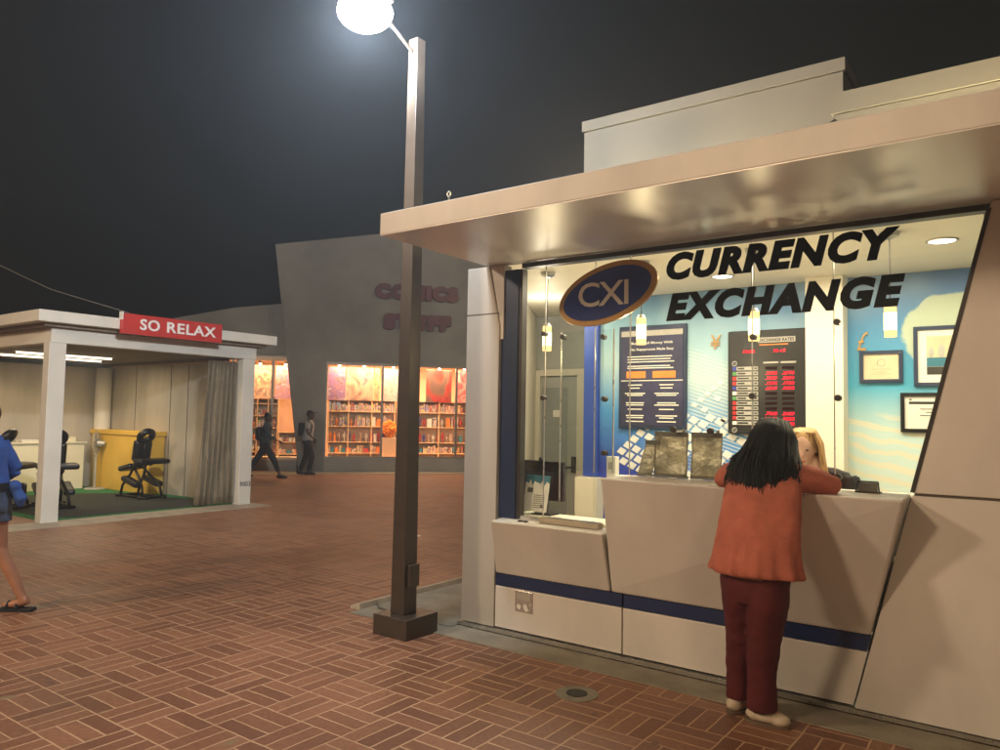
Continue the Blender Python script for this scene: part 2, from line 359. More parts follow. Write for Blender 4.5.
def text(name, s, m, parent, O, w, h, ux=X_, uz=Z_, nrm=None, depth=.004, shear=0, bold=0., space=1., fat=0):
    cu = bpy.data.curves.new(name, 'FONT'); cu.body = s; cu.size = 1; cu.shear = shear; cu.offset = bold; cu.extrude = .5; cu.space_character = space; cu.resolution_u = 4
    o = bpy.data.objects.new(name, cu); me = evaluated(o)
    bpy.data.objects.remove(o); bpy.data.curves.remove(cu)
    co = [v.co.copy() for v in me.vertices]
    x0, x1 = min(c.x for c in co), max(c.x for c in co); y0, y1 = min(c.y for c in co), max(c.y for c in co)
    n = nrm if nrm is not None else ux.cross(uz)
    O = V(O)
    if w is None: w = (x1 - x0) * h / (y1 - y0)
    for v, c in zip(me.vertices, co):
        v.co = O + ux * ((c.x - x0) / (x1 - x0) * w) + uz * ((c.y - y0) / (y1 - y0) * h) + n * ((c.z + .5) * depth)
    me.materials.clear(); me.materials.append(MATS[m])
    if fat:
        bm = bmesh.new()
        for k_, (a, b_) in enumerate(((0, 0), (1, 0), (-1, 0), (0, 1), (0, -1), (.7, .7), (-.7, .7), (.7, -.7), (-.7, -.7))):
            n0 = len(bm.verts); bm.from_mesh(me); bm.verts.ensure_lookup_table()
            for v in bm.verts[n0:]: v.co += ux * (a * fat) + uz * (b_ * fat) + n * (.002 * k_)
        bm.to_mesh(me); bm.free()
    q = bpy.data.objects.new(name, me)
    if parent is None:
        c = sum((v.co for v in me.vertices), V()) / len(me.vertices); me.transform(Matrix.Translation(-c)); q.location = c
    C.objects.link(q)
    if parent is not None: adopt(q, parent)
    return q
def join_text(objs, name, m, parent):
    bm = bmesh.new()
    for o in objs:
        bm.from_mesh(o.data); bpy.data.objects.remove(o)
    me = bpy.data.meshes.new(name); bm.to_mesh(me); bm.free(); me.materials.append(MATS[m])
    q = bpy.data.objects.new(name, me); C.objects.link(q); adopt(q, parent); return q

# ------------------------------------------------------------------ camera
F_, pitch, roll, yaw = 753.49, .0567629, .01782375, .6316355
F = V((-math.sin(yaw) * math.cos(pitch), math.cos(yaw) * math.cos(pitch), math.sin(pitch)))
Rt = V((math.cos(yaw), math.sin(yaw), 0)); U = Rt.cross(F)
R2 = math.cos(roll) * Rt + math.sin(roll) * U; U2 = -math.sin(roll) * Rt + math.cos(roll) * U
cam = bpy.data.objects.new('camera', bpy.data.cameras.new('camera')); C.objects.link(cam)
mw = Matrix.Identity(4)
for k, a in enumerate((R2, U2, -F)):
    for r_ in range(3): mw[r_][k] = a[r_]
mw.translation = (0, 0, 1.6); cam.matrix_world = mw
cam.data.sensor_width = 36; cam.data.lens = F_ / 1000 * 36; cam.data.clip_end = 1000; cam.data.clip_start = .05
sc.camera = cam

# ------------------------------------------------------------------ setting
g = MB(); g.poly3([(-150, -150, 0), (150, -150, 0), (150, 150, 0), (-150, 150, 0)]); struct(g.build('plaza_ground', 'brick_paving', keep=True))
struct(B(-4.62, 3.0, 4.31, 4.585, -.05, .006).build('concrete_apron', 'concrete', keep=True))
struct(B(-4.62, -3.72, 4.5, 8.5, -.05, .01).build('concrete_slab', 'concrete', keep=True))
struct(B(-11.62, -11.0, 3.2, 8.35, -.05, .008).build('concrete_threshold', 'kerb_concrete', keep=True))
# low curb strip beside the slab
k = MB(); k.hexa([(-4.74, 4.42, -.02), (-4.62, 4.42, -.02), (-4.62, 8.5, -.02), (-4.74, 8.5, -.02), (-4.735, 4.43, .025), (-4.63, 4.43, .05), (-4.63, 8.5, .05), (-4.735, 8.5, .025)])
struct(k.build('kerb_strip', 'kerb_concrete', keep=True))

# ------------------------------------------------------------------ currency kiosk
YF = 4.62
def slx(z): return -.609 + (z - 1.23) * .248
K = thing('currency_kiosk', (-2, 5.5, 0), 'white panelled currency exchange kiosk with wide canopy, navy stripe and glass front', 'kiosk')
# left pillar panels
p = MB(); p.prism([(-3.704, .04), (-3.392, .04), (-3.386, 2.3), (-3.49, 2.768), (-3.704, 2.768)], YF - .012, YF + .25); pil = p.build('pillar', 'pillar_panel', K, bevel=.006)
B(-3.703, -3.392, YF - .0135, YF - .01, 2.395, 2.403).build('panel_seam', 'seam', pil)
MB().prism([(-3.49, 2.2), (-3.36, 2.2), (-3.36, 2.77), (-3.49, 2.77)], YF + .004, YF + .1).build('wall_return', 'white_panel', K)
# slanted right wall
p = MB(); p.prism([(slx(.04), .04), (1.9, .04), (1.9, 1.222), (slx(1.222), 1.222)], YF - .03, YF + .12); w1 = p.build('lower_wall_panel', 'white_panel', K, bevel=.005)
p = MB(); p.prism([(slx(1.236), 1.236), (1.9, 1.236), (1.9, 2.768), (slx(2.768), 2.768)], YF - .03, YF + .12); w2 = p.build('upper_wall_panel', 'white_panel', K, bevel=.005)
MB().prism([(slx(1.2) + .01, 1.2), (1.88, 1.2), (1.88, 1.26), (slx(1.26) + .01, 1.26)], YF - .018, YF + .1).build('panel_seam', 'seam', w1)
# side, rear and roof shell
B(-3.70, -3.58, YF + .26, 4.9, .04, 2.79).build('side_wall', 'white_panel', K)
B(1.78, 1.9, YF + .13, 7.6, .04, 2.79).build('side_wall', 'white_panel', K)
B(-5.1, 1.9, 7.6, 7.72, .04, 2.79).build('rear_wall', 'white_panel', K)
MB().hexa([(-3.7, 4.9, .04), (-3.58, 4.88, .04), (-4.98, 7.6, .04), (-5.1, 7.6, .04), (-3.7, 4.9, 2.79), (-3.58, 4.88, 2.79), (-4.98, 7.6, 2.79), (-5.1, 7.6, 2.79)]).build('side_wall', 'cream_wall', K)
# canopy
can = MB().box(-3.52, 2.4, 3.454, 4.66, 2.78, 2.92).build('canopy', 'white_panel', K, bevel=.004)
B(-3.518, 2.398, 3.456, 4.655, 2.775, 2.7797).build('soffit', 'soffit_metal', can)
# roof slab behind canopy (follows the plan of the walls)
MB().prism([(0, 0), (1, 0), (1, 1), (0, 1)], 0, 1, lambda a, y, z: ((-3.62 if z == 0 else -5.05) + a * ((1.9 + 3.62) if z == 0 else (1.9 + 5.05)), 4.67 if z == 0 else 7.7, 2.81 + y * .1)).build('roof_slab', 'roof_block', K)
# ceiling
MB().prism([(0, 0), (1, 0), (1, 1), (0, 1)], 0, 1, lambda a, y, z: ((-3.56 if z == 0 else -4.96) + a * ((1.78 + 3.56) if z == 0 else (1.78 + 4.96)), 4.75 if z == 0 else 7.6, 2.793 + y * .014)).build('ceiling', 'cream_wall', K)
# interior floor
B(-3.5, 1.78, 4.75, 7.6, .02, .06).build('floor', 'concrete', K)
# roof blocks
b1 = B(-3.235, -1.14, 5.6, 7.5, 2.9, 4.09).build('roof_box', 'roof_block', K, bevel=.004)
B(-3.25, -1.125, 5.585, 7.52, 4.095, 4.185).build('roof_cap', 'roof_block', b1)
b2 = B(-1.12, 2.4, 5.2, 5.58, 2.9, 3.63).build('roof_box', 'roof_block', K, bevel=.004)
B(-1.135, 2.4, 5.185, 5.59, 3.634, 3.77).build('roof_cap', 'roof_block', b2)
# base panels and stripe
B(-3.388, -2.34, YF, YF + .05, .045, .347).build('base_panel', 'white_panel', K, bevel=.004)
MB().prism([(-2.33, .045), (slx(.045) - .012, .045), (slx(.347) - .012, .347), (-2.33, .347)], YF, YF + .05).build('base_panel', 'white_panel', K, bevel=.004)
B(-3.386, -2.342, YF + .006, YF + .05, .352, .437).build('navy_stripe', 'navy', K)
MB().prism([(-2.328, .352), (slx(.352) - .02, .352), (slx(.437) - .02, .437), (-2.328, .437)], YF + .006, YF + .05).build('navy_stripe', 'navy', K)
B(-3.72, 1.9, YF - .035, YF + .1, .012, .036).build('base_rail', 'steel', K)
B(-3.39, -2.45, YF + .06, YF + .1, .04, .84).build('inner_backing', 'seam', K); B(-2.44, -.95, YF + .06, YF + .1, .04, 1.2).build('inner_backing', 'seam', K)
MB().prism([(slx(.05) - .03, .05), (slx(.05) + .2, .05), (slx(1.2) + .2, 1.2), (slx(1.2) - .03, 1.2)], YF + .14, YF + .18).build('inner_backing', 'seam', K)  # unseen dark backing added to stop interior light leaking past the counter
sock = B(-3.202, -3.05, YF - .006, YF + .01, .19, .342).build('socket_plate', 'steel', K, bevel=.003)
B(-3.185, -3.067, YF - .009, YF - .005, .275, .33).build('socket_recess', 'strip_grey', sock)
MB().cbox((-3.165, YF - .009, .226), (.035, .006, .03), Matrix.Rotation(.5, 3, 'Y')).build('sticker', 'paper', sock)
MB().cbox((-3.105, YF - .009, .225), (.032, .006, .05), Matrix.Rotation(-.5, 3, 'Y')).build('sticker', 'paper', sock)
# low counter: face leaning outwards
lc = MB(); lc.hexa([(-3.386, YF, .441), (-2.43, YF, .441), (-2.43, 4.72, .441), (-3.386, 4.72, .441), (-3.31, 4.435, .85), (-2.392, 4.435, .85), (-2.43, 4.72, .85), (-3.385, 4.72, .85)])
lc.build('counter_low', 'white_panel', K, bevel=.01)
MB().box(-2.4315, -2.4, YF + .012, 4.7, .45, .84).build('counter_gap', 'seam', K)
mc = MB(); mc.hexa([(-2.418, YF, .441), (slx(.441) - .02, YF, .441), (slx(.441) - .02, 4.74, .441), (-2.418, 4.74, .441), (-2.35, 4.325, 1.223), (-.60, 4.25, 1.223), (-.632, 4.74, 1.223), (-2.425, 4.74, 1.223)])
mc.build('counter_high', 'white_panel', K, bevel=.012)
# window: mullion, navy reveal, head frame, panes
GY = 4.66
fr = B(-3.385, -3.235, GY - .02, GY + .1, .853, 2.728).build('window_frame', 'navy_frame', K)
B(-3.232, -3.203, GY - .012, GY + .05, .853, 2.728).build('mullion', 'dark_frame', fr)
B(-3.2, slx(2.76) + .02, GY - .03, GY + .05, 2.731, 2.764).build('head_rail', 'dark_frame', fr)
MB().prism([(slx(1.24) - .012, 1.24), (slx(1.24) + .01, 1.24), (slx(2.73) + .01, 2.73), (slx(2.73) - .012, 2.73)], YF - .034, GY + .04).build('slanted_trim', 'dark_frame', fr)
js = [-3.2, -3.0, -2.584, -2.312, -1.483, -1.01, 0]
for i in range(6):
    a, b = js[i] + .003, js[i + 1] - .003
    z0 = .854 if i < 2 else 1.228
    if i == 2: z0 = 1.228
    if i < 5: pts = [(a, z0), (b, z0), (b, 2.728), (a, 2.728)]
    else: pts = [(a, z0), (slx(z0) - .014, z0), (slx(2.728) - .014, 2.728), (a, 2.728)]
    q = MB(); q.poly3([(x, GY, z) for x, z in pts]); q.build('window_pane', 'window_glass', K)
for x in js[1:6]:
    B(x - .0025, x + .0025, GY - .004, GY + .006,   .854 if x < -2.6 else 1.228, 2.728).build('pane_edge', 'steel', K)
B(-2.584, -2.5, GY - .002, GY + .002, .854, 1.22).build('window_pane', 'window_glass', K)
# inner security screen of clear acrylic with its clamps
scx = [-2.468, -2.06, -1.66]
q = MB(); q.poly3([(-2.9, 4.73, 1.228), (-2.47, 4.73, 1.228), (-2.47, 4.73, 2.24), (-2.9, 4.73, 2.24)]); q.build('security_screen', 'acrylic', K)
for x in (-2.472, -2.905): B(x - .003, x + .003, 4.722, 4.736, 1.0 if x < -2.6 else 1.228, 2.24).build('screen_edge', 'steel', K)
for x, z in ((-3.013, 2.224), (-2.849, 2.194), (-2.522, 2.178), (-3.014, 1.751), (-2.509, 1.744), (-2.505, 1.37), (-1.478, 2.126), (-1.484, 1.762), (-.993, 2.19), (-.991, 1.749), (-.994, 1.296), (-2.0, 1.545), (-1.75, 1.54)):
    MB().tube([(x, GY - .014, z), (x, GY + .03, z)], .019, 16).build('glass_bolt', 'dark_frame', K, bevel=.003)
# interior walls
B(-3.6, 1.78, 6.6, 6.68, .06, 2.79).build('mural_wall', 'mural_print', K)
B(-1.61, -1.325, 6.42, 6.596, .06, 2.79).build('interior_pillar', 'cream_wall', K)
B(-3.76, -3.604, 6.56, 6.7, 1.04, 2.79).build('partition', 'blue_wall', K)
B(-3.79, -3.55, 6.46, 6.8, .06, 1.035).build('low_cabinet', 'cream_wall', K)
# door wall behind
DW = 7.35
B(-5.0, -3.6, DW, DW + .06, 2.17, 2.79).build('door_wall', 'grey_door', K)
df = B(-4.86, -4.78, DW - .03, DW + .05, .06, 2.16).build('door_frame', 'cream_wall', K)
B(-4.78, -3.9, DW - .035, DW + .05, 2.09, 2.165).build('door_head', 'cream_wall', df)
B(-4.28, -4.16, DW - .035, DW + .05, .06, 2.09).build('door_jamb', 'cream_wall', df)
B(-4.16, -3.6, DW - .03, DW + .02, .06, 2.165).build('door_side_panel', 'cream_wall', df)
dr = B(-4.775, -4.285, DW, DW + .04, .06, 2.08).build('door', 'grey_door', K, bevel=.003)
B(-4.76, -4.42, DW - .008, DW + .002, .3, 1.96).build('inset_panel', 'door_panel', dr, bevel=.003)
MB().tube([(-4.33, DW - .05, 1.06), (-4.43, DW - .05, 1.055)], .012, 8).tube([(-4.33, DW, 1.06), (-4.33, DW - .05, 1.06)], .012, 8).build('door_handle', 'dark_frame', dr)
B(-4.36, -4.3, DW - .012, DW, 1.0, 1.18).build('lock_plate', 'dark_frame', dr)
B(-4.6, -4.5, DW - .02, DW - .009, 1.62, 1.7).build('door_notice', 'paper', dr)
# mural decoration: raised vinyl tiles and currency symbols
tl = MB()
def dia(cx, cz, w, h, sk=.35):
    tl.prism([(cx - w / 2, cz - h * .1), (cx + w * .1, cz - h / 2), (cx + w / 2, cz + h * .1), (cx - w * .1, cz + h / 2)], 6.594, 6.598)
for a in range(9):
    for b in range(10):
        x = -3.42 + a * .088 + b * .066; z = 1.12 + a * -.036 + b * .06 + .12
        if 1.06 < z < 1.66 and x < -2.1 and (a + b * 2) % 7 and noise.noise(V((a * .6, b * .6, 3))) > -.28: dia(x, z, .105, .08)
for a in range(7):
    for b in range(5):
        x = -2.62 + a * .09 + b * .06; z = 1.75 - a * .045 + b * .05
        if x < -2.32 or x > -1.62: 
            if noise.noise(V((a * .9, b * .9, 8))) > -.1 and x < -1.7 + .1: dia(x, z, .075, .05)
mural = [o for o in K.children if o.name.startswith('mural_wall')][0]
tl.build('mural_tiles', 'white_paint', mural)
text('currency_symbol', '\u00a3', 'gold', mural, (-1.255, 6.59, 2.19), .085, .15, depth=.005, shear=.2)
text('currency_symbol', '\u00a5', 'gold', mural, (-2.47, 6.59, 2.25), .1, .13, depth=.005, shear=.1)
# ceiling fittings
for i, (x, y) in enumerate(((-.545, 5.54), (-2.15, 6.0), (-3.3, 5.9), (.6, 5.6))):
    r = MB(); r.torus((x, y, 2.79), .085, .009, n=28); rr = r.build('downlight', 'steel', K, smooth=True)
    MB().tube([(x, y, 2.789), (x, y, 2.786)], .077, 28).build('lamp_lens', 'downlight', rr)
B(-.28, .1, 4.9, 5.12, 2.69, 2.79).build('ceiling_box', 'grey_door', K)

# ---- lettering on the glass
sg = thing('oval_sign', (-2.478, GY - .03, 2.258), 'navy oval sign with gold rim and white letters CXI hung on the kiosk window', 'sign')
def ellipse(a, b, th, n=64, cx=-2.485, cz=2.478):
    return [(cx + a * math.cos(t) * math.cos(th) - b * math.sin(t) * math.sin(th), cz + a * math.cos(t) * math.sin(th) + b * math.sin(t) * math.cos(th)) for t in (2 * math.pi * i / n for i in range(n))]
th = R(15.3)
MB().prism(ellipse(.393, .203, th), GY - .03, GY - .006).build('rim', 'gold', sg, bevel=.004, smooth=False)
MB().prism(ellipse(.35, .165, th), GY - .036, GY - .031).build('oval_face', 'oval_navy', sg)
text('letters', 'CXI', 'white_paint', sg, (-2.70, GY - .037, 2.39), .39, .172, depth=.004, nrm=V((0, -1, 0)), bold=.008, space=.92)
wl = thing('window_lettering', (-1.35, GY - .01, 2.25), 'bold slanted black words CURRENCY EXCHANGE across the top of the kiosk window', 'lettering')
text('word', 'CURRENCY', 'black_letter', wl, (-2.045, GY - .004, 2.527), 1.385, .182, nrm=V((0, -1, 0)), depth=.012, shear=.24, bold=.058, space=1.15)
text('word', 'EXCHANGE', 'black_letter', wl, (-2.045, GY - .004, 2.256), 1.41, .185, nrm=V((0, -1, 0)), depth=.012, shear=.24, bold=.058, space=1.15)

# ---- pendants
def pendant(x, y, zb, label):
    t = thing('pendant_lamp', (x, y, zb), label, 'pendant lamp', 'glass pendant lamps hanging in the kiosk')
    MB().tube([(x, y, 2.79), (x, y, 2.765), (x, y, 2.75)], [.06, .055, .02], 20).build('ceiling_rose', 'steel', t, smooth=False)
    MB().tube([(x, y, 2.76), (x, y, zb + .21)], .0035, 6).build('cord', 'dark_frame', t)
    MB().tube([(x, y, zb + .225), (x, y, zb + .2)], [.02, .034], 16).build('cap', 'steel', t)
    MB().tube([(x, y, zb), (x, y, zb + .2)], .036, 20).build('lamp_shade', 'pendant_glow', t, smooth=False)
    MB().tube([(x, y, zb + .04), (x, y, zb + .15)], .037, 20).build('bulb_glow', 'pendant_core', t, smooth=False)
    return t
pendant(-3.30, 5.15, 2.15, 'leftmost lit pendant lamp, left of the oval sign')
pendant(-2.465, 5.15, 2.165, 'lit pendant lamp hanging in front of the dark blue poster')
pendant(-1.627, 5.15, 2.155, 'lit pendant lamp hanging in front of the exchange rate board')
pendant(-.79, 5.15, 2.14, 'rightmost lit pendant lamp, below the last letter E')

# ---- poster on back wall
pt = thing('wall_poster', (-3.03, 6.58, 1.52), 'dark blue framed information poster with orange boxes on the kiosk back wall', 'poster')
B(-3.375, -2.69, 6.565, 6.595, 1.52, 2.5).build('frame', 'navy_frame', pt, bevel=.004)
B(-3.345, -2.72, 6.559, 6.5645, 1.55, 2.47).build('print', 'purple_print', pt)
B(-3.345, -2.72, 6.555, 6.5585, 2.40, 2.452).build('header_bar', 'strip_grey', pt)
for a, b in ((-3.29, -3.09), (-3.02, -2.79)): B(a, b, 6.555, 6.5585, 2.0, 2.065).build('orange_box', 'orange_print', pt)
NY = V((0, -1, 0))
lines = [('Buy or Sell Money With', 2.315, .03, .42), ('No Repayments Made Easy', 2.255, .03, .44)]
tx = [text('copy', s, 'paper', None, (-3.03 - w / 2, 6.558, z), w, h, nrm=NY, depth=.002, bold=.01) for s, z, h, w in lines]
bm0 = MB()
for z in (2.20, 2.175, 2.15, 2.11, 2.09): bm0.box(-3.28, -2.8 + random.uniform(-.05, .02), 6.5565, 6.5585, z, z + .009)
bm0.box(-3.345, -2.72, 6.5565, 6.5585, 1.972, 1.98)
for cx in (-3.2, -2.88):
    for z, w in ((1.93, .16), (1.9, .12), (1.85, .22), (1.832, .2), (1.76, .2), (1.74, .22), (1.7, .18), (1.64, .2), (1.62, .16), (1.585, .22)):
        w *= random.uniform(.8, 1.1); bm0.box(cx - w / 2, cx + w / 2, 6.5565, 6.5585, z, z + .01)
bm0.build('fine_print', 'paper', pt)
for o in tx: adopt_ = o
join = []
for o in tx:
    o.data.transform(Matrix.Translation(o.location)); o.location = (0, 0, 0)
for o in tx: o.name = 'heading'; adopt(o, pt)

# ---- exchange rate board
rb = thing('rate_board', (-1.96, 6.56, 1.5), 'black exchange rate board with red LED figures and small flags on the back wall', 'rate board')
B(-2.297, -1.632, 6.54, 6.595, 1.497, 2.397).build('board', 'board_black', rb, bevel=.012)
B(-2.03, -1.72, 6.535, 6.539, 2.285, 2.33).build('title_strip', 'strip_grey', rb)
o_ = text('title', 'EXCHANGE RATES', 'black_letter', rb, (-2.02, 6.5345, 2.293), .29, .028, nrm=NY, depth=.002, bold=.015)
B(-2.02, -1.78, 6.536, 6.539, 2.262, 2.272).build('orange_line', 'orange_print', rb)
rowz = [2.05 - i * .043 for i in range(12)]
flags = ['flag_blue', 'flag_green', 'flag_red', 'flag_red', 'flag_blue', 'paper', 'flag_green', 'flag_red', 'flag_red', 'flag_red', 'flag_red', 'paper']
c1 = [None, '.2058', '.7009', '.1201', '.6069', 0, 0, 0, 0, '.7368', '1.0886', 0]
c2 = [None, '.2770', '.8099', '.1728', '.9008', 0, 0, 0, 0, '.8189', '.0022', '1.7320']
lit = []; dim = []
def row_text(s, m, x, z): 
    o = text('digits', s, m, None, (x, 6.5385, z), .1, .026, nrm=NY, depth=.003, bold=.012, shear=.15); o.data.transform(Matrix.Translation(o.location)); o.location = (0, 0, 0); return o
for i, z in enumerate(rowz):
    sp_ = B(-2.215, -2.03, 6.534, 6.539, z, z + .031).build('currency_strip', 'strip_grey', rb)
    B(-2.205, -2.205 + random.uniform(.05, .11), 6.5325, 6.5335, z + .009, z + .022).build('currency_name', 'board_black', sp_); B(-2.074, -2.07, 6.5325, 6.5337, z, z + .031).build('divider', 'board_black', sp_); B(-2.062, -2.038, 6.5325, 6.5335, z + .009, z + .022).build('currency_code', 'board_black', sp_)
    for x, c in ((-1.97, c1[i]), (-1.83, c2[i])):
        if c: lit.append(row_text(c, 'led_red', x, z + .002))
        else: dim.append(row_text('8888', 'led_dim', x, z + .002))
    B(-2.252, -2.218, 6.534, 6.539, z, z + .031).build('flag', flags[i], rb)
for x in (-1.985, -1.84): B(x, x + .125, 6.535, 6.539, 2.105, 2.12).build('column_heading', 'strip_grey', rb)
lit.append(row_text('12:02', 'led_red', -2.16, 2.2)); lit.append(row_text('10-15', 'led_red', -1.9, 2.2))
for o in lit: o.name = 'led_figures'; adopt(o, rb)
for o in dim: o.name = 'unlit_figures'; adopt(o, rb)
for z in (2.11, 1.53):
    MB().torus((-2.235, 6.537, z), .02, .0035, Matrix.Rotation(R(90), 3, 'X')).cbox((-2.235, 6.537, z), (.03, .004, .004), Matrix.Rotation(.8, 3, 'Y')).build('badge', 'strip_grey', rb)

# ---- framed certificates
def framed(x0, x1, z0, z1, y, fm, pm, label, inner):
    t = thing('picture_frame', ((x0 + x1) / 2, y, z0), label, 'picture frame')
    f = MB(); w = .028
    for a in ((x0, x1, z0, z0 + w), (x0, x1, z1 - w, z1), (x0, x0 + w, z0 + w, z1 - w), (x1 - w, x1, z0 + w, z1 - w)): f.box(a[0], a[1], y - .018, y + .006, a[2], a[3])
    f.build('frame', fm, t); B(x0 + w, x1 - w, y - .004, y + .005, z0 + w, z1 - w).build('mount', pm, t)
    inner(t, x0 + w, x1 - w, z0 + w, z1 - w, y - .0045)
    return t
def cert(t, x0, x1, z0, z1, y):
    m = MB(); cx = (x0 + x1) / 2; m.torus((cx, y, z0 + (z1 - z0) * .66), .028, .003, Matrix.Rotation(R(90), 3, 'X'))
    for k, w in ((.4, .13), (.28, .1), (.2, .15)): m.box(cx - w / 2, cx + w / 2, y - .001, y, z0 + (z1 - z0) * k, z0 + (z1 - z0) * k + .004)
    m.build('print', 'strip_grey', t)
def certb(t, x0, x1, z0, z1, y):
    m = MB(); m.box(x0 + .03, x1 - .03, y - .001, y, z1 - .06, z1 - .04); m.box(x0 + .03, x0 + .05, y - .001, y, z1 - .03, z1 - .02)
    for k, w in ((.6, .2), (.5, .12), (.4, .2), (.25, .05)): m.box((x0 + x1) / 2 - w / 2, (x0 + x1) / 2 + w / 2, y - .001, y, z0 + (z1 - z0) * k, z0 + (z1 - z0) * k + .005)
    m.build('print', 'dark_frame', t)
def pict(t, x0, x1, z0, z1, y):
    a0, a1, b0, b1 = x0 + .06, x1 - .06, z0 + .06, z1 - .05
    B(a0, a1, y - .001, y, b0, b0 + .06).build('dark_band', 'dark_frame', t)
    B(a0, a1, y - .001, y, b0 + .062, b0 + .13).build('water_band', 'teal_print', t)
    B(a0, a1, y - .001, y, b0 + .132, b1).build('sky_band', 'cert_paper', t)
    m = MB()
    for cx, s in ((a0 + .1, .05), (a0 + .22, .08), (a0 + .03, .04)): m.ell((cx, y - .001, b0 + .13 + s), (s * .45, .002, s))
    m.build('tree_print', 'fan_grey', t)
framed(-1.235, -.925, 1.93, 2.185, 6.59, 'navy_frame', 'cert_paper', 'small blue-framed tan certificate under the pound symbol', cert)
framed(-.85, -.33, 1.90, 2.36, 6.59, 'navy_frame', 'paper', 'large framed picture with cream mount, right of the tan certificate', pict)
framed(-.945, -.48, 1.545, 1.85, 6.59, 'black_metal', 'paper', 'black-framed white document below the large picture', certb)
framed(-.78, -.45, 1.2, 1.47, 6.59, 'black_metal', 'paper', 'lowest thin-framed document beside the slanted wall', certb)

# ---- plastic document pouches standing on the high counter
def pouch(x0, x1, z0, z1, label, wob, nm='document_pouch'):
    t = thing(nm, ((x0 + x1) / 2, 4.72, z0), label, 'document pouch', 'crumpled pouches behind the glass on the high counter')
    m = MB(); n = 16; vs = []
    for j in range(n + 1):
        row = []
        for i in range(n + 1):
            u, v = i / n, j / n
            x = x0 + (x1 - x0) * u + (wob * (v)); z = z0 + (z1 - z0) * v
            y = 4.70 + noise.noise(V((x * 11 + x0 * 5, z * 11, 2))) * .016 + v * .02
            row.append(m.bm.verts.new((x, y, z)))
        vs.append(row)
    for j in range(n):
        for i in range(n): m.bm.faces.new((vs[j][i], vs[j][i + 1], vs[j + 1][i + 1], vs[j + 1][i]))
    bmesh.ops.solidify(m.bm, geom=m.bm.faces[:], thickness=.004)
    m.build('pouch', 'foil_bag', t, smooth=True)
    B(x0 + wob, x1 + wob, 4.712, 4.728, z1 - .012, z1 + .018).build('clip_bar', 'cable_grey', t, bevel=.002)
    MB().tube([(x1 + wob - .03, 4.72, z1 + .018), (x1 + wob - .03, 4.72, z1 + .035)], .012, 10).build('clip_knob', 'steel', t)
    B(x0, x1, 4.69, 4.73, z0 - .012, z0).build('foot_bar', 'cable_grey', t)
pouch(-2.152, -1.918, 1.24, 1.51, 'wide crumpled clear pouch in the middle of the three on the high counter', 0)
pouch(-1.895, -1.69, 1.24, 1.51, 'crumpled clear pouch nearest the woman in the coral cardigan', 0)
pouch(-2.27, -2.165, 1.24, 1.45, 'narrow leaning clear pouch, leftmost on the high counter', .05)
oc = thing('paper_cup_box', (-2.525, 4.83, .866), 'small white box behind the glass at the left end of the high counter', 'box')
B(-2.56, -2.49, 4.80, 4.86, 1.0, 1.34).build('box_body', 'paper', oc, bevel=.003); B(-2.545, -2.505, 4.796, 4.799, 1.25, 1.3).build('box_print', 'strip_grey', oc)
# inside worktop (carries monitor and box)
B(-3.37, -.66, 4.745, 5.02, .84, .865).build('inner_worktop', 'cream_wall', K)
# monitor
mo_ = thing('computer_monitor', (-3.16, 4.93, .866), 'dark computer monitor seen from behind on the low counter inside the window', 'monitor')
MB().cbox((-3.165, 4.93, 1.125), (.37, .035, .3), Matrix.Rotation(R(-4), 3, 'Z')).build('screen_back', 'screen_dark', mo_, bevel=.006)
MB().tube([(-3.16, 4.95, .87), (-3.16, 4.95, 1.05)], .018, 10).build('stand', 'black_metal', mo_)
B(-3.25, -3.07, 4.88, 5.0, .866, .876).build('foot', 'black_metal', mo_, bevel=.003)
MB().ell((-3.2, 4.93, 1.285), (.018, .014, .018)).build('webcam', 'black_metal', mo_, smooth=True)
# brochure stand
br = thing('brochure_stand', (-3.15, 4.8, .866), 'clear stand holding a green and white notice behind the low counter glass', 'brochure stand')
q = MB().hexa([(-3.285, 4.78, .876), (-3.04, 4.78, .876), (-3.04, 4.784, .876), (-3.285, 4.784, .876), (-3.275, 4.83, 1.2), (-3.02, 4.83, 1.2), (-3.02, 4.834, 1.2), (-3.275, 4.834, 1.2)]); q.build('holder', 'acrylic', br)
def lean(x, z, k=0): return (x + (z - .876) * .04, 4.776 + (z - .876) * .155 - k, z)
q = MB(); q.poly3([lean(-3.265, .9), lean(-3.05, .9), lean(-3.05, 1.17), lean(-3.265, 1.17)]); q.build('notice_sheet', 'paper', br)
q = MB(); pts = [lean(-3.265, 1.17, .002), lean(-3.265, 1.115, .002)]
for i in range(12): pts.append(lean(-3.265 + .215 * (i + .5) / 12, 1.115 - .022 * (i % 2) + .012 * (i % 3), .002))
pts += [lean(-3.05, 1.11, .002), lean(-3.05, 1.17, .002)]; q.poly3(pts); q.build('green_header', 'teal_print', br)
q = MB(); q.poly3([lean(-3.24, 1.04, .002), lean(-3.19, 1.04, .002), lean(-3.19, 1.075, .002), lean(-3.24, 1.075, .002)]); q.poly3([lean(-3.11, .93, .002), lean(-3.085, .93, .002), lean(-3.085, .955, .002), lean(-3.11, .955, .002)])
for i in range(7): z = 1.02 - i * .015; q.poly3([lean(-3.18, z, .0015), lean(-3.08, z, .0015), lean(-3.08, z + .004, .0015), lean(-3.18, z + .004, .0015)])
q.build('notice_print', 'cable_grey', br)
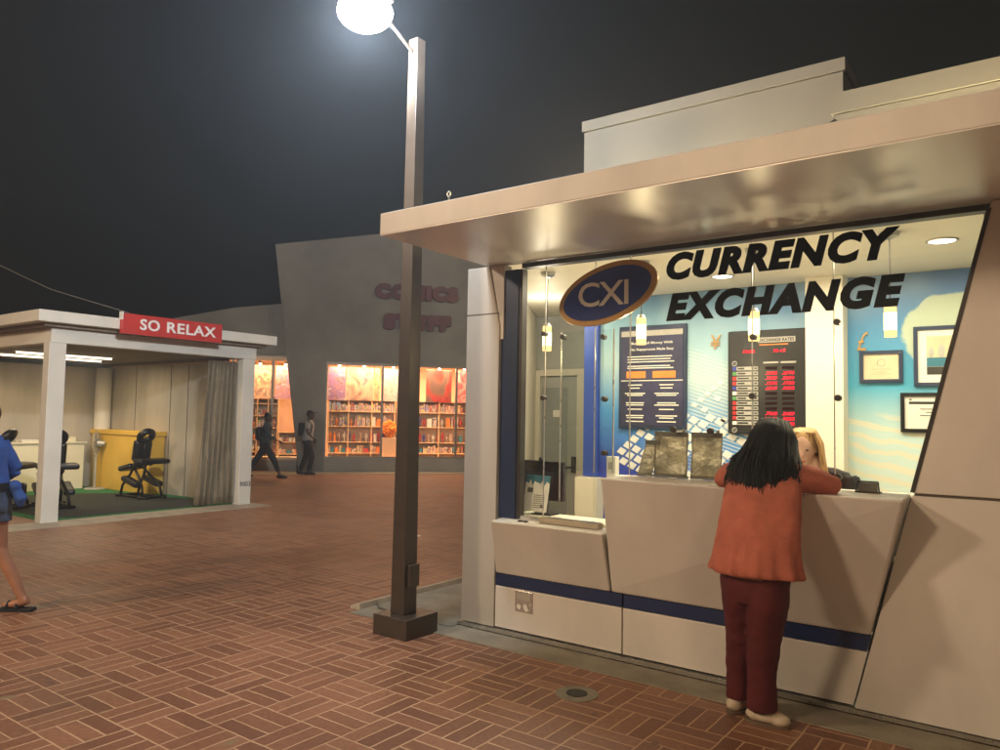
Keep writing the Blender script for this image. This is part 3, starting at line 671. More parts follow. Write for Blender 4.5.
# cash tray
tr = thing('cash_tray', (-2.74, 4.6, .852), 'long low metal cash tray on the low counter under the glass', 'cash tray')
B(-2.98, -2.50, 4.575, 4.65, .8525, .890).build('tray_body', 'kerb_concrete', tr, bevel=.004); B(-2.97, -2.51, 4.585, 4.64, .8908, .8945).build('tray_lip', 'steel', tr)
B(-3.19, -3.0, 4.645, 4.655, .8525, .88).build('glass_shoe', 'steel', K)
for x in (-3.13, -3.085): tag(MB().torus((x, 4.56, .855), .016, .005, n=16).build('key_ring' , 'dark_frame', smooth=True), 'small dark ring on the low counter, %s of the pair' % ('left' if x < -3.1 else 'right'), 'ring', 'dark rings on the low counter')
# card holder
ch = thing('card_holder', (-.82, 4.6, 1.2235), 'small black wire card holder on the high counter near the slanted wall', 'card holder')
m = MB(); z0, z1 = 1.227, 1.283
for a, b in (((-.885, 4.57, z0), (-.875, 4.6, z1)), ((-.765, 4.57, z0), (-.775, 4.6, z1)), ((-.875, 4.6, z1), (-.775, 4.6, z1)), ((-.885, 4.57, z0), (-.765, 4.57, z0)), ((-.885, 4.57, z0), (-.885, 4.64, z0)), ((-.765, 4.57, z0), (-.765, 4.64, z0))): m.tube([a, b], .004, 6)
m.build('wire_frame', 'black_metal', ch); MB().hexa([(-.875, 4.58, z0), (-.775, 4.58, z0), (-.775, 4.6, z0), (-.875, 4.6, z0), (-.868, 4.602, z1 - .006), (-.782, 4.602, z1 - .006), (-.782, 4.622, z1 - .006), (-.868, 4.622, z1 - .006)]).build('cards', 'cable_grey', ch)
# canopy roof bits
bd = tag(MB().tube([(-2.95, 3.47, 2.92), (-2.95, 3.47, 2.95)], .006, 8).torus((-2.95, 3.47, 2.962), .014, .004, Matrix.Rotation(R(90), 3, 'X'), 14).build('eye_bolt', 'steel', smooth=True), 'small pale eye bolt on the front edge of the canopy roof', 'eye bolt')
bk = thing('roof_bracket', (-1.06, 4.9, 2.92), 'tiny dark bracket on the canopy roof beside the right roof box', 'bracket')
MB().tube([(-1.06, 4.9, 2.92), (-1.06, 4.9, 3.44)], .008, 8).build('stem', 'dark_frame', bk); MB().tube([(-1.085, 4.88, 3.44), (-1.04, 4.9, 3.465)], [.016, .024], 10).build('bracket_head', 'dark_frame', bk)
# lamps on the canopy roof that wash the roof boxes
def roof_strip(x0, x1, y, label, W):
    t = thing('roof_light', ((x0 + x1) / 2, y, 2.92), label, 'strip light', 'strip lights on the canopy roof')
    B(x0, x1, y - .03, y + .03, 2.921, 2.96).build('housing', 'dark_frame', t); B(x0 + .02, x1 - .02, y - .02, y + .02, 2.961, 2.975).build('tube', 'uplight', t)
roof_strip(-3.1, -1.3, 5.47, 'strip light lying at the foot of the tall roof box', 8); roof_strip(-1.0, 2.2, 5.03, 'strip light lying at the foot of the low roof box', 8)

# ------------------------------------------------------------------ ground details
dn = thing('drain_cover', (-2.265, 3.91, 0), 'round dark drain in a concrete collar set in the brick paving', 'drain')
MB().tube([(-2.265, 3.91, -.02), (-2.265, 3.91, .004)], .125, 40).build('collar', 'concrete', dn); MB().tube([(-2.265, 3.91, -.02), (-2.265, 3.91, .008)], .062, 32).build('grate', 'drain_iron', dn)
tag(MB().cbox((-6.96, 7.5, .006), (.32, .1, .008), Matrix.Rotation(.62, 3, 'Z')).build('paper_scrap', 'paper'), 'flat pale scrap lying on the bricks left of the lamp post', 'litter')

# ------------------------------------------------------------------ lamp post
def lamp_post(x, y, label, lens, lamp_d=(.13, -.67, 4.37)):
    t = thing('lamp_post', (x, y, 0), label, 'lamp post')
    MB().box(x - .16, x + .175, y - .15, y + .19, 0, .147).build('base_block', 'pole_brown', t, bevel=.006)
    MB().hexa([(x - .067, y - .067, .147), (x + .067, y - .067, .147), (x + .067, y + .072, .147), (x - .067, y + .072, .147), (x - .045, y - .045, 4.5), (x + .045, y - .045, 4.5), (x + .045, y + .045, 4.5), (x - .045, y + .045, 4.5)]).build('post', 'pole_brown', t, bevel=.004)
    b = B(x + .066, x + .1, y - .04, y + .06, .35, .51).build('junction_box', 'pole_brown', t, bevel=.004)
    lx, ly, lz = x + lamp_d[0], y + lamp_d[1], lamp_d[2]
    MB().tube([(x, y - .06, lz + .02), (lx, ly + .12, lz + .1)], .013, 10).build('arm', 'pole_brown', t)
    MB().box(lx - .13, lx + .13, ly - .15, ly + .15, lz + .1, lz + .15).build('lamp_housing', 'pole_brown', t, bevel=.01)
    MB().ell((lx, ly, lz + .01), (.19, .19, .12)).build('lamp_lens', lens, t, smooth=True)
    return t
lamp_post(-3.90, 4.17, 'tall square brown lamp post with glaring white lamp on a dark block base', 'lamp_lens')
cb = tag(MB().tube([(-4.62, 4.62, .02), (-4.5, 4.52, .022), (-4.2, 4.5, .016), (-4.05, 4.42, .016), (-3.95, 4.37, .05)], .009, 8).build('cable', 'cable_grey', smooth=True), 'thin grey cable lying on the concrete slab behind the lamp post base', 'cable')

# ------------------------------------------------------------------ relax kiosk
RX = -11.47
Q = thing('massage_kiosk', (-13.5, 6, 0), 'open cream massage kiosk with flat roof, square columns and green carpet', 'kiosk')
cR = []
for (x0, x1, y0, y1) in ((-11.66, RX, 4.83, 5.06), (-11.66, RX, 8.02, 8.26)):
    cR.append(B(x0, x1, y0, y1, 0, 2.56).build('column', 'relax_frame', Q, bevel=.006))
MB().tube([(-16.2, 7.93, .0), (-16.2, 7.93, 2.5)], .16, 20).build('round_column', 'cream_wall', Q, smooth=True)
B(-11.66, RX, 4.845, 8.28, 2.562, 2.775).build('beam', 'relax_frame', Q, bevel=.004)
B(-16.5, -11.662, 4.85, 5.0, 2.562, 2.775).build('beam', 'relax_frame', Q, bevel=.004)
B(-16.6, -11.2, 4.56, 8.51, 2.825, 2.985).build('roof', 'relax_frame', Q, bevel=.006)
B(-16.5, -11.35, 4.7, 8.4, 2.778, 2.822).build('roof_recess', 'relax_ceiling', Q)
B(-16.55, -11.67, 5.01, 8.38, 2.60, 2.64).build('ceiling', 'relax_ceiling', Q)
B(-12.6, -12.2, 6.6, 7.1, 2.99, 3.15).build('roof_hatch', 'roof_block', Q)
bw = B(-16.5, -16.41, 4.9, 8.2, 0, 2.51).build('back_wall', 'relax_wall', Q); sw = B(-16.4, -12.4, 8.1, 8.2, 0, 2.535).build('side_wall', 'relax_wall', Q)
for y in (5.7, 6.8): B(-16.408, -16.404, y, y + .012, 0, 2.5).build('wall_joint', 'seam', bw)
for x in (-15.2, -13.9, -13.3): B(x, x + .012, 8.094, 8.098, 0, 2.52).build('wall_joint', 'seam', sw)
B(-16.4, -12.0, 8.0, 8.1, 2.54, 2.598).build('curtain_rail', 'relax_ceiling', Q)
text('house_number', '9003', 'black_letter', cR[1], (RX + .001, 8.035, .32), .21, .085, ux=Y_, uz=Z_, nrm=X_, depth=.004, bold=.0, space=1.15)
tag(B(-16.4, -11.68, 4.95, 8.08, .0, .012).build('green_carpet', 'green_carpet'), 'green carpet border on the floor of the massage kiosk', 'carpet')
q = MB(); q.prism([(-15.3, 5.1), (-11.95, 5.1), (-11.75, 5.4), (-11.75, 7.6), (-12.4, 7.95), (-14.6, 7.55), (-15.3, 6.6)], .0125, .017, lambda a, y, z: (a, z, y)); tag(q.build('dark_mat', 'black_carpet'), 'dark grey floor mat lying on the green carpet', 'mat')
# sign
rs = thing('shop_sign', (-11.1, 6.5, 2.74), 'long red sign with white letters SO RELAX on the kiosk roof edge', 'sign')
B(-11.19, -11.1, 5.67, 7.33, 2.755, 3.06).build('sign_box', 'red_sign', rs, bevel=.004)
B(-11.188, -11.09, 5.655, 5.668, 2.96, 3.08).build('end_cap', 'white_paint', rs)
text('letters', 'SO', 'white_paint', rs, (-11.099, 5.93, 2.83), .31, .17, ux=Y_, uz=Z_, nrm=X_, depth=.01, bold=.022, space=1.1)
text('letters', 'RELAX', 'white_paint', rs, (-11.099, 6.36, 2.834), .85, .165, ux=Y_, uz=Z_, nrm=X_, depth=.01, bold=.022, space=1.1)
# tubes
for (x, y0, y1, lb) in ((-14.0, 5.35, 7.0, 'lit ceiling tube nearer the front of the massage kiosk'), (-14.9, 5.45, 7.25, 'lit ceiling tube farther back in the massage kiosk')):
    t = thing('tube_light', (x, (y0 + y1) / 2, 2.56), lb, 'tube light', 'fluorescent tubes under the massage kiosk ceiling')
    B(x - .05, x + .05, y0, y1, 2.575, 2.6).build('batten', 'white_paint', t); MB().tube([(x, y0 + .03, 2.555), (x, y1 - .03, 2.555)], .018, 10).build('tube', 'tube_glow', t)
# curtain
q = MB(); n = 90; rows = []
for j in range(13):
    z = 2.5 - j / 12 * 2.46; fl = .85 + .25 * (j / 12); row = []
    for i in range(n + 1):
        u = i / n; y = 7.35 + (.7 - .12 * (1 - j / 12) * 0) * u - (.07 * (j / 12)) * (1 - u)
        if j < 12: y += (.08 * (1 - j / 12)) * (1 - u)
        x = -11.58 - .05 + .045 * fl * math.sin(u * 44 + math.sin(j * .35) * .8) + .02 * math.sin(u * 97 + j * .3)
        row.append(q.bm.verts.new((x, y, z)))
    rows.append(row)
for j in range(12):
    for i in range(n): q.bm.faces.new((rows[j][i], rows[j][i + 1], rows[j + 1][i + 1], rows[j + 1][i]))
bmesh.ops.solidify(q.bm, geom=q.bm.faces[:], thickness=.006)
tag(q.build('curtain', 'curtain', smooth=True), 'long beige pleated curtain gathered beside the right column of the massage kiosk', 'curtain')
# yellow counter
yc = thing('yellow_counter', (-15.2, 7.9, 0), 'tall yellow cabinet counter along the back of the massage kiosk', 'counter')
B(-16.3, -14.0, 7.78, 8.08, .012, 1.12).build('cabinet', 'yellow_paint', yc, bevel=.006); B(-16.34, -13.96, 7.75, 8.09, 1.123, 1.215).build('counter_top', 'yellow_paint', yc, bevel=.01)
# white desk
wd = thing('reception_desk', (-16.1, 7, 0), 'long cream reception desk against the rear wall of the massage kiosk', 'desk')
B(-16.36, -16.0, 5.2, 7.5, .012, .93).build('desk_front', 'desk_cream', wd, bevel=.006); B(-16.38, -15.96, 5.16, 7.54, .934, .96).build('desk_top', 'desk_cream', wd, bevel=.004)
for (y0, y1, z0, z1, m, lb) in ((6.75, 7.35, .961, 1.06, 'desk_cream', 'wide pale box lying on the reception desk'), (6.35, 6.7, .961, 1.01, 'paper', 'flat white stack of papers on the reception desk'), (5.35, 5.55, .961, 1.06, 'dark_wood', 'small brown box at the left end of the reception desk')):
    t = thing('desk_box', (-16.2, y0, z0), lb, 'box'); B(-16.33, -16.05, y0, y1, z0, z1 - .02).build('box_body', m, t, bevel=.004); B(-16.335, -16.045, y0 - .005, y1 + .005, z1 - .018, z1).build('lid', m, t, bevel=.004)
# pedestal fan
fn = thing('pedestal_fan', (-15.75, 7.62, .012), 'grey pedestal fan standing between the desk and the yellow counter', 'fan')
fx, fy, fz = -15.75, 7.62, .93
MB().tube([(fx, fy, .012), (fx, fy, .04)], [.2, .17], 24).build('base', 'fan_grey', fn); MB().tube([(fx, fy, .04), (fx, fy, .86)], .02, 8).build('pole', 'fan_grey', fn)
rot = Matrix.Rotation(R(-42), 3, 'Z') @ Matrix.Rotation(R(90), 3, 'X')
g = MB()
for rr_ in (.25, .2, .14, .08): g.torus((fx, fy, fz), rr_, .006, rot, 28, 5)
for k_ in range(14):
    a = k_ * math.pi / 14; d = rot @ V((math.cos(a), math.sin(a), 0)); g.tube([V((fx, fy, fz)) - d * .25, V((fx, fy, fz)) + d * .25], .004, 4)
g.build('guard', 'fan_grey', fn); hb = MB(); nd = rot @ V((0, 0, 1)); hb.tube([V((fx, fy, fz)) - nd * .16, V((fx, fy, fz)) - nd * .02], [.05, .07], 14); hb.build('motor', 'fan_grey', fn)
bl = MB()
for k_ in range(5):
    a = k_ * 2 * math.pi / 5; d = rot @ V((math.cos(a), math.sin(a), 0)); e2 = rot @ V((-math.sin(a), math.cos(a), .3)); c0 = V((fx, fy, fz)) - nd * .01
    bl.poly3([c0 + d * .04 - e2 * .02, c0 + d * .2 - e2 * .06, c0 + d * .22 + e2 * .06, c0 + d * .05 + e2 * .03])
bl.build('blades', 'fan_grey', fn)
# massage chairs, built at the origin facing +x
def massage_chair(label):
    t = thing('massage_chair', (0, 0, 0), label, 'massage chair', 'black massage chairs')
    mt = MB()
    for s in (-.17, .17):
        mt.tube([(.36, s, .03), (.3, s, .22), (.12, s * .8, .42), (-.02, s * .5, .72)], .024, 8); mt.tube([(-.4, s * 1.1, .03), (-.34, s, .22), (-.12, s * .7, .4), (.1, s * .5, .56)], .024, 8)
        mt.tube([(.5, s, .03), (-.5, s, .03)], .02, 8)
    mt.tube([(.36, -.25, .03), (.36, .25, .03)], .024, 8); mt.tube([(-.4, -.27, .03), (-.4, .27, .03)], .024, 8)
    mt.tube([(-.02, 0, .6), (-.12, 0, 1.08)], .02, 8); mt.tube([(.0, 0, .6), (-.34, 0, .62)], .02, 8)
    mt.build('frame', 'black_metal', t, smooth=True)
    MB().cbox((.3, 0, .54), (.4, .36, .1), Matrix.Rotation(R(12), 3, 'Y')).build('seat', 'black_vinyl', t, bevel=.04)
    MB().cbox((.0, 0, .86), (.13, .34, .4), Matrix.Rotation(R(-10), 3, 'Y')).build('chest_pad', 'black_vinyl', t, bevel=.05)
    MB().torus((-.12, 0, 1.13), .115, .06, Matrix.Rotation(R(50), 3, 'Y')).build('face_cradle', 'black_vinyl', t, smooth=True)
    MB().cbox((-.34, 0, .68), (.26, .6, .09), Matrix.Rotation(R(-4), 3, 'Y')).build('arm_rest', 'black_vinyl', t, bevel=.035)
    for s in (-.2, .2): MB().cbox((-.05, s, .3), (.5, .17, .1), Matrix.Rotation(R(-14), 3, 'Y')).build('knee_pad', 'black_vinyl', t, bevel=.04)
    return t
mc1 = massage_chair('black padded massage chair in front of the yellow counter')
mc1.location = (-13.62, 7.42, .017); mc1.rotation_euler = (0, 0, R(182))
dup(mc1, (-13.2, 5.72, .017), R(165), 'black padded massage chair half hidden behind the left column')
dup(mc1, (-13.6, 5.05, .017), R(225), 'black padded massage chair beside the woman in blue, partly hidden')
# dark wooden chair
wc = thing('wooden_chair', (-14.7, 5.2, .012), 'dark wooden chair with slatted high back beside the cream desk', 'chair')
cx, cy = -14.75, 5.12
B(cx - .2, cx + .2, cy - .2, cy + .2, .45, .49).build('seat', 'dark_wood', wc, bevel=.006)
for a in (-.18, .18):
    for b in (-.18, .18): B(cx + a - .02, cx + a + .02, cy + b - .02, cy + b + .02, .012, .45).build('leg', 'dark_wood', wc)
bk_ = MB()
for b in (-.18, -.06, .06, .18): bk_.box(cx + .17, cx + .2, cy + b - .015, cy + b + .015, .49, 1.02)
bk_.box(cx + .17, cx + .2, cy - .2, cy + .2, 1.0, 1.06); bk_.box(cx + .165, cx + .205, cy - .2, cy + .2, .7, .74); bk_.build('backrest', 'dark_wood', wc)
tag(MB().tube([(-11.2, 5.8, 3.08), (-12.4, 5.2, 3.45), (-14.2, 4.3, 4.3), (-17.5, 2.6, 6.1)], .007, 6).build('overhead_wire', 'cable_grey', smooth=True), 'thin dark wire running up into the night sky from the red sign', 'wire')

# ------------------------------------------------------------------ comics shop
A0 = V((-16.44, 14.28, 0)); e = V((.6455, .7637, 0)); inn = V((-.7637, .6455, 0))
def S(s, d, z): return A0 + e * s + inn * d + V((0, 0, z))
SM = Matrix(((e.x, inn.x, 0, A0.x), (e.y, inn.y, 0, A0.y), (0, 0, 1, 0), (0, 0, 0, 1)))
H = thing('comics_shop', tuple(S(2, 0, 0)), 'large dark grey shop building with brightly lit display windows', 'shop building')
def sbx(s0, s1, d0, d1, z0, z1, name, m, par, **k): return MB().box(s0, s1, d0, d1, z0, z1).build(name, m, par, M=SM, **k)
def lft(z): return -.74 - z * .13
MB().prism([(lft(3.1), 3.1), (14, 3.1), (14, 9.1), (-1.56, 6.34)], 0, .35).build('upper_wall', 'shop_wall', H, M=SM)
MB().prism([(lft(0), 0), (-.07, 0), (-.07, 3.1), (lft(3.1), 3.1)], 0, .35).build('pier', 'shop_wall', H, M=SM)
sbx(4.25, 14, 0, .35, 0, 3.1, 'wall', 'shop_wall', H)
sbx(-.07, 4.25, -.02, .3, 0, .38, 'window_sill_wall', 'shop_wall_low', H, bevel=.01)
MB().prism([(-6.2, 3.25), (-.95, 3.25), (-1.15, 4.75), (-2.6, 4.55), (-6.2, 3.7)], .35, .6).build('wing_wall', 'shop_wall', H, M=SM)
sbx(-6.2, -.8, .4, .62, 0, .38, 'window_sill_wall', 'shop_wall_low', H)
sbx(-6.2, 6, .1 + 2.4, 2.6, 0, 3.3, 'interior_back_wall', 'shop_inside', H)
sbx(-6.2, 6, .36, 2.5, 3.1, 3.2, 'interior_ceiling', 'shop_inside', H)
sbx(-6.2, 6, .36, 2.5, .3, .37, 'display_floor', 'shop_inside', H)
sbx(4.3, 4.4, .36, 2.5, .37, 3.1, 'interior_side_wall', 'shop_inside', H)
# frames
wf = sbx(-.07, 4.25, .02, .1, 3.02, 3.1, 'window_frame', 'mullion', H)
sbx(-.07, 4.25, .02, .1, .382, .43, 'bottom_rail', 'mullion', wf)
for s in (-.05, 1.52, 3.68, 4.2): sbx(s - .03, s + .03, .015, .1, .43, 3.02, 'mullion', 'mullion', wf)
wf2 = sbx(-6.2, -.9, .42, .5, 3.15, 3.25, 'window_frame', 'mullion', H)
for s in (-2.6, -1.53): sbx(s - .035, s + .035, .42, .5, .38, 3.15, 'mullion', 'mullion', wf2)
q = MB(); q.poly3([(-.07, .06, .43), (4.25, .06, .43), (4.25, .06, 3.02), (-.07, .06, 3.02)]); q.build('window_glass', 'window_glass', H, M=SM)
q = MB(); q.poly3([(-6.2, .46, .38), (-.9, .46, .38), (-.9, .46, 3.15), (-6.2, .46, 3.15)]); q.build('window_glass', 'window_glass', H, M=SM)
text('shop_number', '119', 'white_paint', H, S(.05, .05, 1.73), .31, .25, ux=e, uz=Z_, nrm=-inn, depth=.006, bold=.05)
cs = thing('shop_lettering', tuple(S(2.5, -.1, 4.3)), 'dull red block letters COMICS STUFF high on the dark shop wall', 'lettering')
text('word', 'COMICS', 'shop_letter', cs, S(1.26, -.01, 4.98), 2.36, .40, ux=e, uz=Z_, nrm=-inn, depth=.09, bold=.05, space=1.22, fat=.035)
text('word', 'STUFF', 'shop_letter', cs, S(1.52, -.01, 4.1), 1.9, .42, ux=e, uz=Z_, nrm=-inn, depth=.09, bold=.05, space=1.22, fat=.035)
art('art_a', [(0.650, 0.164, 0.125), (0.716, 0.465, 0.302), (0.207, 0.089, 0.089), (0.784, 0.650, 0.465)], 5, 6, 1); art('art_b', [(0.164, 0.076, 0.089), (0.650, 0.354, 0.207), (0.784, 0.586, 0.354), (0.465, 0.164, 0.207)], 2.5, 4, 5)
art('art_c', [(0.089, 0.354, 0.408), (0.716, 0.586, 0.253), (0.716, 0.253, 0.089), (0.784, 0.586, 0.408)], 5, 6, 9, 2); art('art_d', [(0.042, 0.011, 0.011), (0.465, 0.032, 0.015), (0.207, 0.103, 0.058), (0.089, 0.064, 0.047)], 1.5, 3, 14)
art('art_e', [(0.650, 0.008, 0.032), (0.784, 0.465, 0.354), (0.716, 0.032, 0.058), (0.784, 0.650, 0.408)], 2.2, 3, 20, 2); art('art_f', [(0.125, 0.058, 0.125), (0.586, 0.302, 0.253), (0.354, 0.164, 0.408), (0.716, 0.586, 0.465)], 6, 6, 30)
posts = [(-.0, .5, 'art_f', 'speckled mauve poster above the number 119'), (.53, 1.3, 'art_b', 'wide pale poster with a dark upper right corner'), (1.33, 1.48, 'art_c', 'narrow yellow and teal strip poster left of the first mullion'), (1.58, 2.18, 'art_c2', 'pale poster with teal patches right of the first mullion'),
         (2.85, 3.62, 'art_d', 'dark brown and red poster right of the lamp post'), (3.73, 4.17, 'art_e', 'bright red and pink poster at the right end of the shop window'), (-2.3, -1.58, 'art_a', 'pale pink poster in the left shop window'), (-1.48, -.95, 'art_f', 'mottled poster beside the pier in the left shop window')]
art('art_c2', [(.2, .5, .55), (.85, .75, .6), (.8, .5, .4), (.85, .7, .6)], 3.2, 5, 44, 2)
for s0, s1, m_, lb in posts:
    d = .55 if s0 > -.5 else .95
    t = thing('window_poster', tuple(S((s0 + s1) / 2, d, 2.03)), lb, 'poster', 'posters hung in the comics shop windows')
    sbx(s0, s1, d, d + .012, 2.03, 2.98, 'print', m_, t); sbx(s0, s1, d - .008, d + .02, 2.98, 3.0, 'hanging_rail', 'mullion', t)
# shelving units
art('goods_a', [(.05, .04, .06), (.5, .25, .15), (.7, .6, .5), (.15, .1, .1)], 14, 5, 3); art('goods_b', [(.6, .5, .4), (.1, .08, .1), (.5, .12, .08), (.7, .55, .4)], 12, 5, 12); art('goods_c', [(.12, .16, .3), (.6, .5, .4), (.2, .2, .25), (.75, .7, .6)], 12, 5, 22)
art('goods_d', [(.05, .3, .35), (.8, .65, .1), (.1, .1, .4), (.8, .7, .6)], 9, 5, 52); art('goods_e', [(.7, .1, .05), (.85, .8, .7), (.05, .05, .08), (.9, .5, .1)], 8, 5, 61)
def shelf_unit(s0, s1, d0, d1, zs, label, ups):
    t = thing('shelf_unit', tuple(S((s0 + s1) / 2, d0, .37)), label, 'shelving')
    for z in zs: sbx(s0, s1, d0, d1, z - .025, z, 'shelf', 'shelf_wood', t)
    for u in ups: sbx(u - .018, u + .018, d0 + .01, d1, .371, zs[-1] - .026, 'upright', 'shelf_wood', t)
    sbx(s0, s1, d1 + .001, d1 + .02, .371, zs[-1], 'back_panel', 'shop_inside', t)
    return t
ZS = (.5, .82, 1.28, 1.72, 2.06)
shelf_unit(.02, 2.0, .9, 1.3, ZS, 'wooden shelving behind the left half of the shop window', (.05, .62, 1.3, 1.98)); shelf_unit(2.02, 4.2, .9, 1.3, ZS, 'long wooden shelving behind the right half of the shop window', (2.05, 2.7, 3.32, 4.17))
shelf_unit(-2.9, -1.38, 1.3, 1.7, (.5, .85, 1.2, 1.55, 1.9, 2.1), 'tall open grid of wooden shelves in the left shop window', (-2.88, -2.58, -2.28, -1.98, -1.68, -1.4)); shelf_unit(-1.36, -.6, 1.0, 1.4, (.45, .8, 1.08), 'low wooden shelf beside the pier in the left shop window', (-1.34, -.62))
items = []
rnd = random.Random(3)
def goods(s0, s1, d, z, h, kinds):
    s = s0
    while s < s1 - .06:
        w = rnd.uniform(.05, .14); hh = h * rnd.uniform(.6, .95); kd = rnd.choice(kinds)
        if kd == 'book': o = MB().box(s, s + w * .6, d, d + .16, z + .001, z + hh).build('book', rnd.choice(('goods_a', 'goods_b', 'goods_c', 'goods_d', 'goods_e')), None, M=SM); tag(o, 'book standing upright in the lit rows of the comics shop shelves', 'book', 'books on the comics shop shelves'); s += w * .6 + .01
        elif kd == 'boxed_toy': o = MB().box(s, s + w, d, d + .1, z + .001, z + hh * .8).build('boxed_toy', rnd.choice(('goods_a', 'goods_d', 'goods_e', 'red_sign', 'paper', 'orange_print', 'teal_print')), None, M=SM, bevel=.004); tag(o, 'small printed box on the comics shop shelves', 'toy box', 'boxed toys on the comics shop shelves'); s += w + .03
        else:
            c = s + w / 2; m = MB(); m.tube([(c, d + .05, z + .001), (c, d + .05, z + .012)], .04, 12); m.tube([(c, d + .05, z + .012), (c, d + .05, z + hh * .4), (c, d + .05, z + hh * .62), (c, d + .05, z + hh * .7)], [.018, .03, .034, .014], 8); m.ell((c, d + .05, z + hh * .78), (.028, .028, .034), None, 10, 7); m.tube([(c - .045, d + .04, z + hh * .35), (c - .03, d + .05, z + hh * .62), (c + .03, d + .05, z + hh * .62), (c + .05, d + .03, z + hh * .45)], .011, 6)
            o = m.build('figurine', rnd.choice(('goods_a', 'red_sign', 'goods_d', 'paper', 'flag_blue', 'orange_print')), None, M=SM, smooth=True); tag(o, 'small standing figurine on the comics shop shelves', 'figurine', 'figurines on the comics shop shelves'); s += w + .05
for zz, h, kk in ((.5, .24, ['boxed_toy', 'book']), (.82, .4, ['figurine', 'boxed_toy', 'figurine']), (1.28, .38, ['figurine', 'boxed_toy', 'book']), (1.72, .28, ['book'])):
    goods(.08, 1.95, .92, zz, h, kk); goods(2.1, 4.1, .92, zz, h, kk)
for zz in (.5, .85, 1.2, 1.55): goods(-2.5, -1.42, 1.33, zz, .27, ['book', 'boxed_toy', 'figurine'])
for zz in (.45, .8): goods(-1.32, -.65, 1.02, zz, .2, ['boxed_toy', 'book'])
# orange plush on the shelf and cream display stand
q = MB(); c0 = V((1.8, .7, 1.26))
for i_ in range(260):
    a, b = rnd.uniform(0, 6.283), rnd.uniform(-1.2, 1.5); d_ = V((math.cos(a) * math.cos(b), math.sin(a) * math.cos(b), math.sin(b))); q.tube([c0 + d_ * .12, c0 + d_ * .24 + V((0, 0, -.03))], [.035, .006], 5)
q.ell(tuple(c0), (.17, .17, .15)); q.ell((c0.x, c0.y - .02, c0.z - .22), (.1, .09, .13)); tag(q.build('plush_toy', 'fur_orange', None, M=SM), 'round shaggy orange plush toy in the comics shop window left of the lamp post', 'plush toy')
q = MB(); q.box(1.6, 2.0, .58, .85, .371, .955); tag(q.build('display_plinth', 'shop_inside', None, M=SM, bevel=.01), 'pale plinth under the shaggy orange plush toy', 'plinth')
# interior shop spotlights
for s_ in (.3, 1.0, 1.85, 3.2, 3.95):
    t = thing('ceiling_spot', tuple(S(s_, .3, 3.0)), 'small lit ceiling spot inside the comics shop window', 'spotlight', 'ceiling spots in the comics shop'); MB().tube([(s_, .3, 3.1), (s_, .3, 3.03)], .045, 12).build('can', 'mullion', t, M=SM); MB().ell((s_, .3, 3.02), .035).build('bulb', 'spot_bulb', t, M=SM)
for s_, d_ in ((-2.5, .7), (-1.9, .7), (-1.2, .7)):
    t = thing('ceiling_spot', tuple(S(s_, d_, 3.0)), 'small lit ceiling spot inside the left comics shop window', 'spotlight', 'ceiling spots in the comics shop'); MB().tube([(s_, d_, 3.1), (s_, d_, 3.03)], .045, 12).build('can', 'mullion', t, M=SM); MB().ell((s_, d_, 3.02), .035).build('bulb', 'spot_bulb', t, M=SM)
k = MB(); k.box(-6, 8, -.95, -.02, -.03, .01); struct(k.build('pavement_light_band', 'concrete', None, M=SM, keep=True))  # pale concrete strip, its tone also standing in for window light on the ground

# ------------------------------------------------------------------ people
def hand(m, w, d, side, s=1.0):
    """hand added to a body mesh: palm from wrist w along d, fingers curled down"""
    w = V(w); d = V(d).normalized(); side = V(side).normalized(); up = side.cross(d)
    m.ell(tuple(w + d * .045 * s), (.02 * s, .04 * s, .045 * s), Matrix((side, up, d)).transposed() @ Matrix.Diagonal((2.0, .45, 1.1)), 12, 8)
    for i_, ln in enumerate((.07, .078, .072, .056)):
        b = w + d * .085 * s + side * ((i_ - 1.5) * .019 * s)
        m.tube([b - d * .02, b + d * ln * .5 * s, b + d * ln * .85 * s - up * .018 * s], [.0095 * s, .0088 * s, .006 * s], 8)
    b = w + d * .02 * s + side * .032 * s; m.tube([b, b + (d * .03 + side * .025) * s, b + (d * .06 + side * .028) * s], [.012 * s, .011 * s, .008 * s], 8)
def head(m, c, f, r=1.0, neck=None):
    """head added to a body mesh; c centre, f facing direction"""
    c = V(c); f = V(f).normalized(); sd = f.cross(Z_).normalized(); up = sd.cross(f)
    rot = Matrix((sd, f, up)).transposed()
    m.ell(tuple(c + up * .015 * r), (.074 * r, .092 * r, .098 * r), rot); m.ell(tuple(c - up * .055 * r + f * .02 * r), (.054 * r, .066 * r, .06 * r), rot)
    m.tube([c + f * .085 * r + up * .018 * r, c + f * .108 * r - up * .018 * r, c + f * .088 * r - up * .026 * r], [.009 * r, .014 * r, .01 * r], 8)
    for s in (-1, 1): m.ell(tuple(c + sd * s * .076 * r - f * .005), (.012 * r, .02 * r, .03 * r), rot, 8, 6)
    if neck: m.tube([neck, c - up * .05 * r - f * .01], [.058 * r, .05 * r], 12)
def face(par, c, f, r=1.0):
    c = V(c); f = V(f).normalized(); sd = f.cross(Z_).normalized(); up = sd.cross(f)
    ey = MB(); [ey.ell(tuple(c + f * .083 * r + sd * s * .031 * r + up * .012 * r), (.010 * r, .010 * r, .005 * r), Matrix((sd, f, up)).transposed(), 8, 6) for s in (-1, 1)]; ey.build('eyes', 'brown_hair', par, smooth=True)
    mo = MB(); mo.ell(tuple(c + f * .083 * r - up * .062 * r), (.023 * r, .01 * r, .007 * r), Matrix((sd, f, up)).transposed(), 10, 6); mo.build('mouth', 'coral_knit', par, smooth=True)

